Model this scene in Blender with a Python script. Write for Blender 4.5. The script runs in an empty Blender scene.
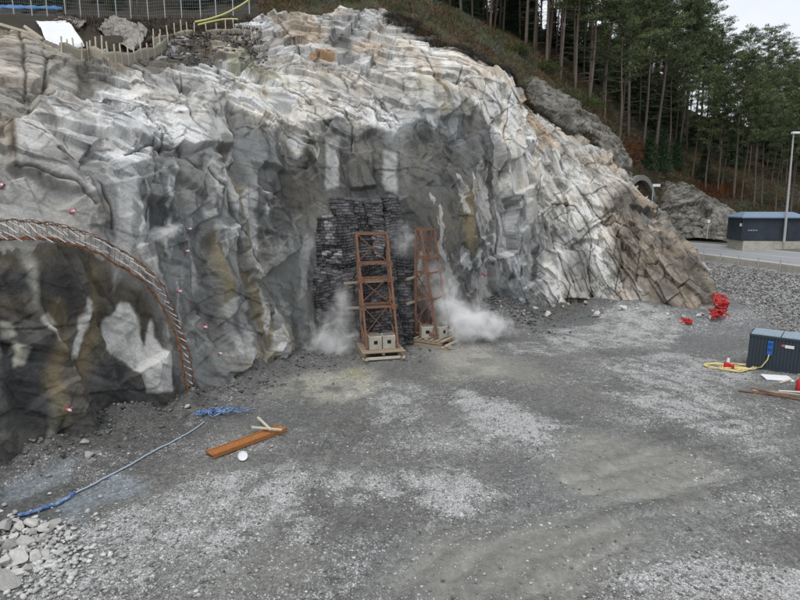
import bpy, bmesh, math, random
import numpy as np
from mathutils import Vector, Matrix, Euler
R = math.radians
S = bpy.context.scene
COL = S.collection
random.seed(7)
rng = np.random.default_rng(11)

# ------------------------------------------------------------------ camera
CAM_Z, PITCH, FOC = 9.5, R(10.0), 540.0
cp, sp = math.cos(PITCH), math.sin(PITCH)
def ray(px, py):
    a = (px - 400.0) / FOC; b = -(py - 300.0) / FOC
    return a, cp + b * sp, -sp + b * cp
def at(px, py, Y):
    x, y, z = ray(px, py); t = Y / y
    return Vector((x * t, Y, CAM_Z + z * t))
def gp(px, py, h=0.0):
    x, y, z = ray(px, py); t = (h - CAM_Z) / z
    return Vector((x * t, y * t, h))
def view_of(P):
    x = P[..., 0]; y = P[..., 1]; z = P[..., 2] - CAM_Z
    d = y * cp - z * sp; u = y * sp + z * cp
    return 400 + FOC * x / d, 300 - FOC * u / d

# ------------------------------------------------------------------ noise
def h3(ix, iy, iz, s):
    v = (ix.astype(np.int64) * 374761393 + iy.astype(np.int64) * 668265263 + iz.astype(np.int64) * 2147483647 + s * 1274126177) & 0xffffffff
    v = ((v ^ (v >> 13)) * 1274126177) & 0xffffffff
    v = ((v ^ (v >> 16)) * 2246822519) & 0xffffffff
    return ((v ^ (v >> 15)) & 0xffffff) / float(0xffffff)
def vnoise(P, s=0):
    f = np.floor(P).astype(np.int64); t = P - f; t = t * t * t * (t * (t * 6 - 15) + 10)
    o = 0
    for dx in (0, 1):
        wx = t[..., 0] if dx else 1 - t[..., 0]
        for dy in (0, 1):
            wy = t[..., 1] if dy else 1 - t[..., 1]
            for dz in (0, 1):
                wz = t[..., 2] if dz else 1 - t[..., 2]
                o = o + h3(f[..., 0] + dx, f[..., 1] + dy, f[..., 2] + dz, s) * wx * wy * wz
    return o * 2 - 1
def fbm(P, s=0, octv=4, gain=.5):
    o = 0; a = 1; n = 0
    for k in range(octv):
        o = o + a * vnoise(P * (2.03 ** k) + k * 17.3, s + k); n += a; a *= gain
    return o / n
def voro(x, y, s):
    fx = np.floor(x).astype(np.int64); fy = np.floor(y).astype(np.int64)
    F1 = np.full(x.shape, 9.0); F2 = F1.copy(); bx = np.zeros(x.shape); by = bx.copy(); idv = bx.copy()
    z = np.zeros_like(fx)
    for i in (-1, 0, 1):
        for j in (-1, 0, 1):
            cx = fx + i; cy = fy + j
            qx = cx + h3(cx, cy, z, s) - x; qy = cy + h3(cx, cy, z, s + 1) - y
            d = np.sqrt(qx * qx + qy * qy)
            m = d < F1
            F2 = np.where(m, F1, np.minimum(F2, d))
            F1 = np.where(m, d, F1); bx = np.where(m, qx, bx); by = np.where(m, qy, by)
            idv = np.where(m, h3(cx, cy, z, s + 2), idv)
    return F1, F2, bx, by, idv
def ss(a, b, x):
    t = np.clip((x - a) / (b - a), 0, 1); return t * t * (3 - 2 * t)
def facet(x, y, s, tilt=.8):
    F1, F2, bx, by, i = voro(x, y, s)
    g = np.floor(i * 4096)
    a1 = (g * 0.6180339) % 1 - .5; a2 = (g * 0.7548776) % 1 - .5
    return (i - .5) + tilt * (a1 * bx + a2 * by), F2 - F1, i

def env(x, y, s, tilt=1.5, c=.22):
    """lower envelope of tilted bowls: broad fracture faces that meet in sharp arrises."""
    fx = np.floor(x).astype(np.int64); fy = np.floor(y).astype(np.int64); z = np.zeros_like(fx); h = np.full(x.shape, 9.0)
    for i in (-1, 0, 1):
        for j in (-1, 0, 1):
            cx = fx + i; cy = fy + j
            dx = x - cx - .1 - .8 * h3(cx, cy, z, s); dy = y - cy - .1 - .8 * h3(cx, cy, z, s + 1); k = h3(cx, cy, z, s + 2); g = np.floor(k * 4096)
            a1 = (g * 0.6180339) % 1 - .5; a2 = (g * 0.7548776) % 1 - .5
            h = np.minimum(h, .45 * (k - .5) + tilt * (a1 * dx + a2 * dy) + c * (dx * dx + dy * dy))
    return np.clip(h - np.median(h), -.62, .5)
# ------------------------------------------------------------------ meshes
def set_props(o, label=None, cat=None, group=None, kind=None):
    if label: o['label'] = label
    if cat: o['category'] = cat
    if group: o['group'] = group
    if kind: o['kind'] = kind
    return o
def empty(name, loc=(0, 0, 0), rz=0.0):
    o = bpy.data.objects.new(name, None); COL.objects.link(o)
    o.location = loc; o.rotation_euler = (0, 0, rz); o.empty_display_size = .3
    return o
def link(name, me, mat=None, parent=None, smooth=False):
    o = bpy.data.objects.new(name, me); COL.objects.link(o)
    if mat: me.materials.append(mat)
    if parent is not None: o.parent = parent
    if smooth:
        me.polygons.foreach_set('use_smooth', np.ones(len(me.polygons), dtype=bool))
    return o
def np_mesh(name, V, F, col=None):
    me = bpy.data.meshes.new(name)
    V = np.ascontiguousarray(V.reshape(-1, 3), dtype=np.float32); n = F.shape[1]
    me.vertices.add(len(V)); me.vertices.foreach_set('co', V.ravel())
    me.loops.add(F.size); me.loops.foreach_set('vertex_index', F.astype(np.int32).ravel())
    me.polygons.add(len(F)); me.polygons.foreach_set('loop_start', np.arange(0, F.size, n, dtype=np.int32))
    me.update(calc_edges=True)
    if col is not None:
        at_ = me.color_attributes.new('col', 'FLOAT_COLOR', 'POINT')
        c = col.reshape(len(V), -1)
        if c.shape[1] == 3: c = np.concatenate([c, np.ones((len(V), 1))], 1)
        at_.data.foreach_set('color', np.ascontiguousarray(c, dtype=np.float32).ravel())
    me.validate()
    return me
def grid_faces(n, m):
    i = np.arange(n - 1)[:, None] * m + np.arange(m - 1)[None, :]
    return np.stack([i, i + m, i + m + 1, i + 1], -1).reshape(-1, 4)
class MB:
    def __init__(s): s.v = []; s.f = []; s.c = []
    def add(s, vs, fs, c=None):
        n = len(s.v); s.v += [tuple(v) for v in vs]; s.f += [tuple(i + n for i in f) for f in fs]
        s.c += [c or (1, 1, 1)] * len(vs)
    def box(s, c, size, M=None, col=None, bev=0.0):
        hx, hy, hz = [d / 2 for d in size]; vs = []; fs = []
        if bev <= 0:
            vs = [Vector((x * hx, y * hy, z * hz)) for x in (-1, 1) for y in (-1, 1) for z in (-1, 1)]
            fs = [(0, 1, 3, 2), (4, 6, 7, 5), (0, 4, 5, 1), (2, 3, 7, 6), (0, 2, 6, 4), (1, 5, 7, 3)]
        else:
            bm = bmesh.new(); bmesh.ops.create_cube(bm, size=1.0)
            for v in bm.verts: v.co = Vector((v.co.x * 2 * hx, v.co.y * 2 * hy, v.co.z * 2 * hz))
            bmesh.ops.bevel(bm, geom=bm.edges[:], offset=bev, segments=2, affect='EDGES', profile=.5)
            bm.verts.index_update()
            vs = [v.co.copy() for v in bm.verts]; fs = [[v.index for v in f.verts] for f in bm.faces]; bm.free()
        M = M or Matrix.Identity(3)
        s.add([M @ v + Vector(c) for v in vs], fs, col)
    def tube(s, pts, r, n=6, col=None, cap=True):
        pts = [Vector(p) for p in pts]; rs = r if isinstance(r, (list, tuple)) else [r] * len(pts)
        vs = []; fs = []; prev = None
        for k, p in enumerate(pts):
            d = (pts[min(k + 1, len(pts) - 1)] - pts[max(k - 1, 0)]).normalized()
            if prev is None:
                a = Vector((0, 0, 1)) if abs(d.z) < .9 else Vector((1, 0, 0))
                x = d.cross(a).normalized()
            else:
                x = (prev - d * prev.dot(d)).normalized()
            prev = x; y = d.cross(x)
            for i in range(n):
                t = 2 * math.pi * i / n
                vs.append(p + (x * math.cos(t) + y * math.sin(t)) * rs[k])
        for k in range(len(pts) - 1):
            for i in range(n):
                j = (i + 1) % n
                fs.append((k * n + i, k * n + j, (k + 1) * n + j, (k + 1) * n + i))
        if cap:
            fs.append(tuple(range(n - 1, -1, -1))); fs.append(tuple((len(pts) - 1) * n + i for i in range(n)))
        s.add(vs, fs, col)
    def bar(s, a, b, w, h, col=None):
        a = Vector(a); b = Vector(b); d = (b - a); L = d.length; d.normalize()
        u = Vector((0, 0, 1)) if abs(d.z) < .95 else Vector((0, 1, 0))
        x = d.cross(u).normalized(); y = x.cross(d)
        s.box((a + b) / 2, (w, L, h), Matrix((x, d, y)).transposed(), col)
    def disc(s, c, r, h, n=20, col=None):
        s.tube([Vector(c), Vector(c) + Vector((0, 0, h))], r, n, col)
    def build(s, name, mat=None, parent=None, smooth=False):
        me = bpy.data.meshes.new(name); me.from_pydata(s.v, [], s.f); me.update()
        a = me.color_attributes.new('col', 'FLOAT_COLOR', 'POINT')
        a.data.foreach_set('color', np.concatenate([np.array(s.c, dtype=np.float32), np.ones((len(s.c), 1), dtype=np.float32)], 1).ravel())
        return link(name, me, mat, parent, smooth)

# ------------------------------------------------------------------ materials
def mat_new(name):
    m = bpy.data.materials.new(name); m.use_nodes = True
    nt = m.node_tree; b = nt.nodes['Principled BSDF']
    return m, nt, b
def N(nt, t, **k):
    n = nt.nodes.new(t)
    for a, v in k.items():
        if a in ('operation', 'blend_type', 'data_type', 'attribute_name', 'feature', 'noise_dimensions', 'interpolation_type', 'sky_type', 'wave_type', 'bands_direction'): setattr(n, a, v)
        else: n.inputs[a].default_value = v
    return n
def math_n(nt, op, a, b=None, c=None):
    n = nt.nodes.new('ShaderNodeMath'); n.operation = op
    for i, v in enumerate((a, b, c)):
        if v is None: continue
        if hasattr(v, 'is_linked') or isinstance(v, bpy.types.NodeSocket): nt.links.new(v, n.inputs[i])
        else: n.inputs[i].default_value = v
    return n.outputs[0]
def mixc(nt, bt, fac, a, b):
    n = nt.nodes.new('ShaderNodeMix'); n.data_type = 'RGBA'; n.blend_type = bt
    for i, v in ((0, fac), (6, a), (7, b)):
        if isinstance(v, bpy.types.NodeSocket): nt.links.new(v, n.inputs[i])
        else: n.inputs[i].default_value = v
    return n.outputs[2]
def ramp(nt, fac, stops):
    n = nt.nodes.new('ShaderNodeValToRGB'); nt.links.new(fac, n.inputs[0])
    e = n.color_ramp.elements
    while len(e) < len(stops): e.new(.5)
    for k, (p, c) in enumerate(stops):
        e[k].position = p; e[k].color = (c, c, c, 1) if isinstance(c, (int, float)) else (*c, 1)
    return n.outputs[0]
def simple(name, c, rough=.7, var=.25, scale=4.0, metal=0.0, bump=.15, use_attr=False, c2=None, spec=.35):
    m, nt, b = mat_new(name)
    tc = N(nt, 'ShaderNodeTexCoord')
    n1 = N(nt, 'ShaderNodeTexNoise', Scale=scale, Detail=6.0, Roughness=.65); nt.links.new(tc.outputs['Object'], n1.inputs['Vector'])
    n2 = N(nt, 'ShaderNodeTexNoise', Scale=scale * 7, Detail=4.0); nt.links.new(tc.outputs['Object'], n2.inputs['Vector'])
    if use_attr:
        at_ = N(nt, 'ShaderNodeAttribute', attribute_name='col'); base = mixc(nt, 'MULTIPLY', 1.0, at_.outputs[0], (*c, 1))
    else:
        base = mixc(nt, 'MIX', ramp(nt, n1.outputs[0], [(.4, 0.0), (.62, 1.0)]), (*c, 1), (*(c2 or c), 1))
    g = ramp(nt, n1.outputs[0], [(.25, 1 - var), (.75, 1 + var)])
    g2 = ramp(nt, n2.outputs[0], [(.25, 1 - var * .6), (.75, 1 + var * .6)])
    col = mixc(nt, 'MULTIPLY', 1.0, mixc(nt, 'MULTIPLY', 1.0, base, g), g2)
    nt.links.new(col, b.inputs['Base Color'])
    b.inputs['Roughness'].default_value = rough; b.inputs['Metallic'].default_value = metal
    b.inputs['Specular IOR Level'].default_value = spec
    if bump:
        bp = N(nt, 'ShaderNodeBump', Strength=bump, Distance=.05); nt.links.new(n2.outputs[0], bp.inputs['Height'])
        nt.links.new(bp.outputs[0], b.inputs['Normal'])
    return m
def rock_material():
    m, nt, b = mat_new('rock')
    tc = N(nt, 'ShaderNodeTexCoord'); at_ = N(nt, 'ShaderNodeAttribute', attribute_name='col')
    L = nt.links.new
    mp = N(nt, 'ShaderNodeMapping'); mp.inputs['Scale'].default_value = (1, 1, .75); mp.inputs['Rotation'].default_value = (0, R(25), 0); L(tc.outputs['Object'], mp.inputs['Vector'])
    n1 = N(nt, 'ShaderNodeTexNoise', Scale=1.7, Detail=9.0, Roughness=.68); L(mp.outputs[0], n1.inputs['Vector'])
    n2 = N(nt, 'ShaderNodeTexNoise', Scale=9.0, Detail=6.0, Roughness=.7); L(tc.outputs['Object'], n2.inputs['Vector'])
    n3 = N(nt, 'ShaderNodeTexNoise', Scale=38.0, Detail=3.0); L(tc.outputs['Object'], n3.inputs['Vector'])
    c = mixc(nt, 'MULTIPLY', 1.0, at_.outputs[0], ramp(nt, n1.outputs[0], [(.25, .82), (.5, 1.0), (.75, 1.14)]))
    c = mixc(nt, 'MULTIPLY', 1.0, c, ramp(nt, n2.outputs[0], [(.28, .78), (.5, 1.0), (.72, 1.17)]))
    c = mixc(nt, 'MULTIPLY', 1.0, c, ramp(nt, n3.outputs[0], [(.3, .86), (.7, 1.13)]))
    # dirt-filled joints of the rock, in metres along and across the bedding
    ja = N(nt, 'ShaderNodeAttribute', attribute_name='joint'); sx = N(nt, 'ShaderNodeSeparateXYZ'); L(ja.outputs['Vector'], sx.inputs[0])
    nj = N(nt, 'ShaderNodeTexNoise', Scale=.55, Detail=5.0); L(tc.outputs['Object'], nj.inputs['Vector'])
    nd = N(nt, 'ShaderNodeTexNoise', Scale=2.2, Detail=4.0); L(tc.outputs['Object'], nd.inputs['Vector'])
    jt = None
    for su, sv, wd, k in ((.21, .62, .024, .85), (.62, 1.5, .03, .45)):
        cb = N(nt, 'ShaderNodeCombineXYZ'); L(math_n(nt, 'MULTIPLY_ADD', sx.outputs[0], su, math_n(nt, 'MULTIPLY', nd.outputs[0], .35 * su)), cb.inputs[0]); L(math_n(nt, 'MULTIPLY_ADD', sx.outputs[1], sv, math_n(nt, 'MULTIPLY', nd.outputs[0], .35 * sv)), cb.inputs[1])
        v = N(nt, 'ShaderNodeTexVoronoi', Scale=1.0, feature='DISTANCE_TO_EDGE'); L(cb.outputs[0], v.inputs['Vector'])
        ln = ramp(nt, v.outputs['Distance'], [(0.0, k), (wd, .45 * k), (wd * 2.2, 0.0)])
        gt = ramp(nt, nj.outputs[0], [(.46 if k < .9 else .38, 0.0), (.54, 1.0)]); ln = math_n(nt, 'MULTIPLY', ln, gt); jt = ln if jt is None else math_n(nt, 'MAXIMUM', jt, ln)
    jt = math_n(nt, 'MULTIPLY', jt, sx.outputs[2])
    c = mixc(nt, 'MIX', jt, c, (.045, .038, .03, 1))
    L(c, b.inputs['Base Color'])
    L(at_.outputs['Alpha'], b.inputs['Roughness'])
    b.inputs['Specular IOR Level'].default_value = .3
    h = math_n(nt, 'SUBTRACT', math_n(nt, 'ADD', math_n(nt, 'MULTIPLY', n2.outputs[0], 1.0), math_n(nt, 'MULTIPLY', n3.outputs[0], .3)), math_n(nt, 'MULTIPLY', jt, .8))
    bp = N(nt, 'ShaderNodeBump', Strength=.55, Distance=.12); L(h, bp.inputs['Height']); L(bp.outputs[0], b.inputs['Normal'])
    return m
M = {}
M['rock'] = rock_material()
M['rust'] = simple('rusty_steel', (.27, .135, .085), .85, .5, 1.3, c2=(.12, .075, .058))
M['rustbright'] = simple('orange_rust', (.27, .115, .045), .85, .45, 1.5, c2=(.15, .07, .035))
M['galv'] = simple('galvanised_steel', (.42, .43, .44), .45, .12, 2.0, metal=.4, bump=.03)
M['white'] = simple('white_sheet', (.68, .7, .72), .6, .06, 1.5, bump=.1)
M['rod'] = simple('pale_rod', (.5, .5, .5), .5, .1, 3.0)
M['concrete'] = simple('cast_concrete', (.46, .44, .38), .85, .3, 2.2, c2=(.27, .255, .22))
M['concretedark'] = simple('weathered_concrete', (.17, .165, .155), .9, .25, .8, c2=(.12, .115, .105))
M['dark'] = simple('shade_and_hose_black', (.012, .012, .012), .9, .1)  # black for painted shade in holes, and for one hose
M['rubber'] = simple('black_rubber', (1, 1, 1), .75, .35, 5.0, use_attr=True)
M['cable'] = simple('dusty_cable', (.13, .13, .13), .7, .2)
M['wood'] = simple('weathered_wood', (.36, .29, .21), .85, .25, 3.0, c2=(.28, .23, .17))
M['palewood'] = simple('pale_wood', (.52, .47, .38), .8, .15, 3.0)
M['planksheet'] = simple('silt_cloth', (.33, .30, .24), .9, .18, 1.2, c2=(.25, .24, .2))
M['blue'] = simple('blue_plastic', (.05, .13, .36), .6, .35, 5.0, c2=(.22, .31, .46))
M['bluecloth'] = simple('blue_sheet', (.07, .22, .48), .6, .15, 2.0)
M['bluesocket'] = simple('socket_blue', (.03, .12, .42), .4, .08)
M['hose'] = simple('pale_hose', (.36, .44, .54), .6, .1)
M['navy'] = simple('container_paint', (.035, .05, .065), .5, .12, 1.2, bump=.03, c2=(.03, .043, .056))
M['roofpaint'] = simple('grey_blue_roof', (.25, .32, .38), .5, .12, 1.5, bump=.03)
M['shedblue'] = simple('shed_cladding', (.03, .041, .055), .6, .15, 1.0, bump=.05, c2=(.038, .05, .064))
M['shedroof'] = simple('shed_roof', (.17, .24, .33), .5, .1, 1.0, bump=.03)
M['red'] = simple('red_plastic', (.55, .03, .028), .6, .28, 2.5, c2=(.40, .03, .028))
M['pink'] = simple('pink_spray', (.55, .10, .15), .8, .2, 5.0)
M['yellow'] = simple('yellow_cable', (.68, .56, .27), .55, .12)
M['asphalt'] = simple('pale_asphalt', (.26, .27, .285), .8, .07, 1.5, bump=.08)
M['asphaltdark'] = simple('asphalt_verge', (.12, .115, .105), .9, .2, 2.0)
M['paint'] = simple('road_paint', (.7, .7, .68), .7, .1)
M['bark'] = simple('pine_bark', (.17, .135, .11), .95, .35, 3.0, c2=(.10, .082, .07), bump=.5)
M['dead'] = simple('dead_twig', (.15, .125, .11), .95, .3)
def leafmat(name, c, var=.35, trans=.12):
    m, nt, b = mat_new(name); L = nt.links.new
    at_ = N(nt, 'ShaderNodeAttribute', attribute_name='col')
    oi = N(nt, 'ShaderNodeObjectInfo')
    rv = math_n(nt, 'MULTIPLY_ADD', oi.outputs['Random'], var, 1 - var / 2)
    c0 = mixc(nt, 'MULTIPLY', 1.0, at_.outputs[0], (*c, 1))
    cm = N(nt, 'ShaderNodeCombineColor'); [L(rv, cm.inputs[i]) for i in range(3)]
    c1 = mixc(nt, 'MULTIPLY', 1.0, c0, cm.outputs[0])
    L(c1, b.inputs['Base Color']); b.inputs['Roughness'].default_value = .7; b.inputs['Specular IOR Level'].default_value = .2
    b.inputs['Subsurface Weight'].default_value = 0.0
    return m
M['needle'] = leafmat('pine_needles', (.088, .116, .052))
M['needle_dark'] = leafmat('spruce_needles', (.035, .065, .03))
M['leafgreen'] = leafmat('green_leaves', (.075, .11, .035))
M['heath'] = leafmat('heath_plants', (1, 1, 1), .0)
def copy_tree(o, parent=None, link_=True):
    c = o.copy(); COL.objects.link(c)
    if parent is not None: c.parent = parent
    for ch in list(o.children): copy_tree(ch, c)
    return c

# ------------------------------------------------------------------ surfaces from a net of points
def cr(P, t):
    """Catmull-Rom along axis 0 of P (n,...,3) at parameters t in [0,n-1]."""
    n = P.shape[0]; i = np.clip(np.floor(t).astype(int), 0, n - 2); f = (t - i)
    g = lambda k: P[np.clip(k, 0, n - 1)]
    p0, p1, p2, p3 = g(i - 1), g(i), g(i + 1), g(i + 2)
    f = f.reshape((-1,) + (1,) * (P.ndim - 1))
    return .5 * (2 * p1 + (p2 - p0) * f + (2 * p0 - 5 * p1 + 4 * p2 - p3) * f * f + (3 * p1 - p0 - 3 * p2 + p3) * f ** 3)
def even_t(P, n):
    """parameters giving about even spacing along axis 0."""
    t = np.linspace(0, P.shape[0] - 1, 600); q = cr(P, t).mean(1)
    d = np.r_[0, np.cumsum(np.linalg.norm(np.diff(q, axis=0), axis=1))]
    return np.interp(np.linspace(0, d[-1], n), d, t), d[-1]
class Net:
    def __init__(s, cols, nu, nv):
        s.net = np.array([[list(p) for p in c] for c in cols])          # columns, rows, 3
        s.tu, s.Lu = even_t(s.net, nu)
        s.tv, s.Lv = even_t(s.net.transpose(1, 0, 2), nv)
        A = cr(s.net, s.tu)                                              # nu, rows, 3
        s.P = cr(A.transpose(1, 0, 2), s.tv).transpose(1, 0, 2)          # nu, nv, 3
        s.nu, s.nv = nu, nv
        du = np.gradient(s.P, axis=0); dv = np.gradient(s.P, axis=1)
        n = np.cross(du, dv); s.Nrm = n / (np.linalg.norm(n, axis=-1, keepdims=True) + 1e-9)
        s.Sm = np.cumsum(np.linalg.norm(np.diff(s.P[:, ::20], axis=0, prepend=s.P[:1, ::20]), axis=-1).mean(1))[:, None] * np.ones((1, nv))
        s.Tm = np.cumsum(np.linalg.norm(np.diff(s.P, axis=1, prepend=s.P[:, :1]), axis=-1), axis=1)
        s.vx, s.vy = view_of(s.P)
        s.Q = s.P
    def ij(s, px, py):
        d = (s.vx[::4, ::4] - px) ** 2 + (s.vy[::4, ::4] - py) ** 2
        k = np.unravel_index(np.argmin(d), d.shape); i, j = k[0] * 4, k[1] * 4
        i0, j0 = max(i - 6, 0), max(j - 6, 0)
        d = (s.vx[i0:i + 7, j0:j + 7] - px) ** 2 + (s.vy[i0:i + 7, j0:j + 7] - py) ** 2
        k = np.unravel_index(np.argmin(d), d.shape)
        return i0 + k[0], j0 + k[1]
    def st(s, px, py):
        i, j = s.ij(px, py); return s.Sm[i, j], s.Tm[i, j]
    def hit(s, px, py, off=0.0):
        """nearest point of the finished rock in this direction."""
        if not hasattr(s, 'qx'): s.qx, s.qy = view_of(s.Q)
        d = np.hypot(s.qx - px, s.qy - py); k = np.where(d < 1.6, s.Q[..., 1], 1e9)
        i, j = np.unravel_index(np.argmin(k if k.min() < 1e8 else d), d.shape); return Vector(s.Q[i, j] + s.Nrm[i, j] * off)
    def on(s, px, py, off=0.0):
        i, j = s.ij(px, py); return Vector(s.Q[i, j] + s.Nrm[i, j] * off)
def in_poly(x, y, poly):
    c = np.zeros(x.shape, bool); n = len(poly)
    for k in range(n):
        x1, y1 = poly[k]; x2, y2 = poly[(k + 1) % n]
        if y1 == y2: continue
        c ^= ((y1 > y) != (y2 > y)) & (x < (x2 - x1) * (y - y1) / (y2 - y1) + x1)
    return c
def seg_dist(x, y, pts):
    d = np.full(x.shape, 1e9)
    for (x1, y1), (x2, y2) in zip(pts[:-1], pts[1:]):
        L = (x2 - x1) ** 2 + (y2 - y1) ** 2 + 1e-9
        t = np.clip(((x - x1) * (x2 - x1) + (y - y1) * (y2 - y1)) / L, 0, 1)
        d = np.minimum(d, np.hypot(x - x1 - t * (x2 - x1), y - y1 - t * (y2 - y1)))
    return d
def blur(A, k):
    for ax in (0, 1):
        pad = [(0, 0)] * A.ndim; pad[ax] = (k + 1, k)
        c = np.cumsum(np.pad(A, pad, mode='edge'), axis=ax)
        sl = lambda a, b: tuple(slice(a, b) if q == ax else slice(None) for q in range(A.ndim))
        A = (c[sl(2 * k + 1, None)] - c[sl(0, -(2 * k + 1))]) / (2 * k + 1)
    return A

# ------------------------------------------------------------------ the quarry face
#CLIFF_BEGIN
def col3(*rows): return [at(*r) for r in rows]
CL = [
 col3((-230,600,13),(-230,420,14),(-230,260,15.5),(-230,150,17.5),(-230,90,20),(-230,45,26),(-230,15,34)),
 col3((-110,525,16),(-110,400,16.6),(-110,270,17.6),(-110,165,19.3),(-110,98,21.5),(-110,55,27),(-110,25,34)),
 col3((0,474,18.3),(0,380,18.7),(0,280,19.4),(0,180,20.6),(0,112,22.4),(0,62,27),(0,36,33)),
 col3((100,438,21.2),(100,350,21.8),(100,262,22.6),(100,185,23.8),(100,128,25.5),(100,84,30),(100,52,37)),
 col3((195,404,25.2),(195,330,25.9),(195,255,26.8),(197,185,28.2),(200,128,30.5),(200,74,36),(200,36,43)),
 col3((285,370,31),(285,310,31.6),(280,245,32.5),(275,183,33.5),(270,128,35.5),(268,72,40),(265,24,47)),
 col3((306,352,34.6),(307,300,35.0),(307,250,35.4),(305,198,36.0),(302,135,37.6),(300,75,41),(298,10,48)),
 col3((372,340,38.4),(372,290,38.6),(372,240,38.4),(370,193,37.4),(370,132,38.8),(370,75,42),(370,8,50)),
 col3((440,338,38.8),(440,290,38.8),(440,235,38.7),(438,178,39.2),(436,118,41),(432,72,44),(425,28,49)),
 col3((470,318,41.5),(470,280,41.3),(470,230,41.0),(468,182,41.5),(466,130,43),(468,85,45),(470,50,49)),
 col3((505,318,44.5),(505,280,44.0),(505,232,43.6),(505,182,44.2),(505,132,45.5),(506,102,47),(508,78,50)),
 col3((548,314,47),(550,272,47),(552,228,47.5),(552,184,48.5),(550,152,49.5),(546,132,51),(540,110,54)),
 col3((600,318,45.5),(600,287,46),(600,256,47),(602,220,48.5),(603,190,50),(604,170,52),(605,152,55)),
 col3((650,325,43.2),(650,302,43.7),(650,277,44.5),(650,252,46),(650,230,48),(650,210,50.5),(650,194,55)),
 col3((692,328,42.2),(691,310,42.5),(689,291,43.2),(687,271,44.2),(684,256,45.5),(682,243,47.5),(680,236,51)),
 col3((718,324,43),(715,315,43.3),(712,304,44),(709,291,45),(706,281,46.5),(703,273,48.5),(700,267,52)),
 col3((716,318,47.5),(712,312,48),(709,304,48.6),(706,295,49.4),(703,287,50.2),(700,280,51),(698,276,53)),
]
CL = [[c[0] - Vector((0, 0, 1.3))] + c for c in CL]           # carried on below the ground
cn = Net(CL, 1480, 590); cn.Tm -= 1.3
Pn = cn.P
warp = np.stack([fbm(Pn / 1.6, 31, 4), fbm(Pn / 1.6 + 50, 41, 4)], -1)
warp2 = np.stack([fbm(Pn / .45, 51, 3), fbm(Pn / .45 + 50, 61, 3)], -1)
Xs = cn.Sm + .55 * warp[..., 0] + .12 * warp2[..., 0]
Ts = cn.Tm + .55 * warp[..., 1] + .12 * warp2[..., 1]
def poly_mask(pts, soft=0, w=1.0):
    q = [cn.st(*p) for p in pts]
    m = in_poly(cn.Sm + w * (Xs - cn.Sm), cn.Tm + w * (Ts - cn.Tm), q).astype(float)
    return blur(m, soft) if soft else m
# rock tones (reflectance)
W_, P_, G_, D_, K_ = (.74, .722, .675), (.53, .525, .505), (.205, .21, .203), (.08, .083, .083), (.035, .038, .042)
B_, O_, T_, RU = (.105, .094, .076), (.20, .165, .095), (.50, .41, .31), (.21, .175, .135)
SOIL, BG, OLV = (.035, .028, .022), (.30, .275, .22), (.30, .295, .225)
C = np.ones(Pn.shape) * np.array(P_)
rough_zone = np.ones(Pn.shape[:2])       # 1 = blocky bare rock, 0 = smooth sprayed rock
def paint(tone, pts, soft=2, w=1.0, a=1.0):
    global C
    m = (poly_mask(pts, soft, w) * a)[..., None]; C = C * (1 - m) + np.array(tone) * m
def spray(pts, v, soft=14):
    global rough_zone
    m = poly_mask(pts, soft); rough_zone = rough_zone * (1 - m) + v * m
spray([(-300,700),(-300,150),(0,160),(80,165),(130,150),(200,150),(215,95),(300,150),(400,120),(430,80),(480,110),(510,150),(540,180),(545,330),(300,400),(100,470)], .12)
# -- grey sprayed concrete over the lower face
paint((.235,.24,.235), [(-300,700),(-300,140),(0,160),(70,160),(140,150),(200,160),(218,98),(300,152),(400,125),(432,85),(480,112),(512,150),(520,200),(545,240),(545,340),(300,400),(100,470)], 6)
paint(G_, [(130,160),(165,140),(200,160),(212,96),(250,118),(300,150),(330,170),(320,230),(312,345),(285,372),(200,330),(185,260),(150,230)], 8)
paint(G_, [(300,140),(330,110),(400,125),(420,160),(430,290),(405,300),(300,200)], 6)
paint((.12,.122,.115), [(405,130),(428,120),(470,150),(472,300),(425,330),(410,250)], 8)
paint((.10,.102,.097), [(300,150),(330,142),(396,150),(405,196),(330,200),(305,215),(290,180)], 8, a=.8)
paint((.13,.133,.13), [(468,110),(500,150),(502,200),(490,250),(480,300),(468,300)], 6)
paint(D_, [(140,205),(150,196),(172,196),(178,218),(160,225),(148,222)], 2)  # shade of the left recess put into the rock colour
paint(D_, [(262,190),(285,165),(310,190),(300,215),(275,240),(262,215)], 6, a=.7)  # shade of the second recess put into the rock colour
paint(D_, [(200,190),(215,180),(232,205),(228,240),(205,230)], 4, a=.6)
# -- dark wet rock below the rust arch
paint(B_, [(-300,700),(-300,245),(0,245),(50,244),(90,252),(120,270),(150,305),(165,340),(180,395),(150,430),(60,480)], 5)
paint(D_, [(-300,700),(-300,330),(0,330),(30,300),(60,340),(70,420),(110,350),(140,380),(180,400),(150,440),(40,500)], 7, a=.75)
paint(K_, [(0,275),(30,270),(50,278),(35,300),(0,300)], 4)
paint(K_, [(42,258),(75,250),(85,290),(70,330),(45,300)], 8, a=.8)
paint(K_, [(5,335),(40,345),(45,420),(20,440),(0,420)], 8, a=.8)
paint(K_, [(102,345),(125,365),(145,395),(135,420),(105,400)], 8, a=.7)
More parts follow.
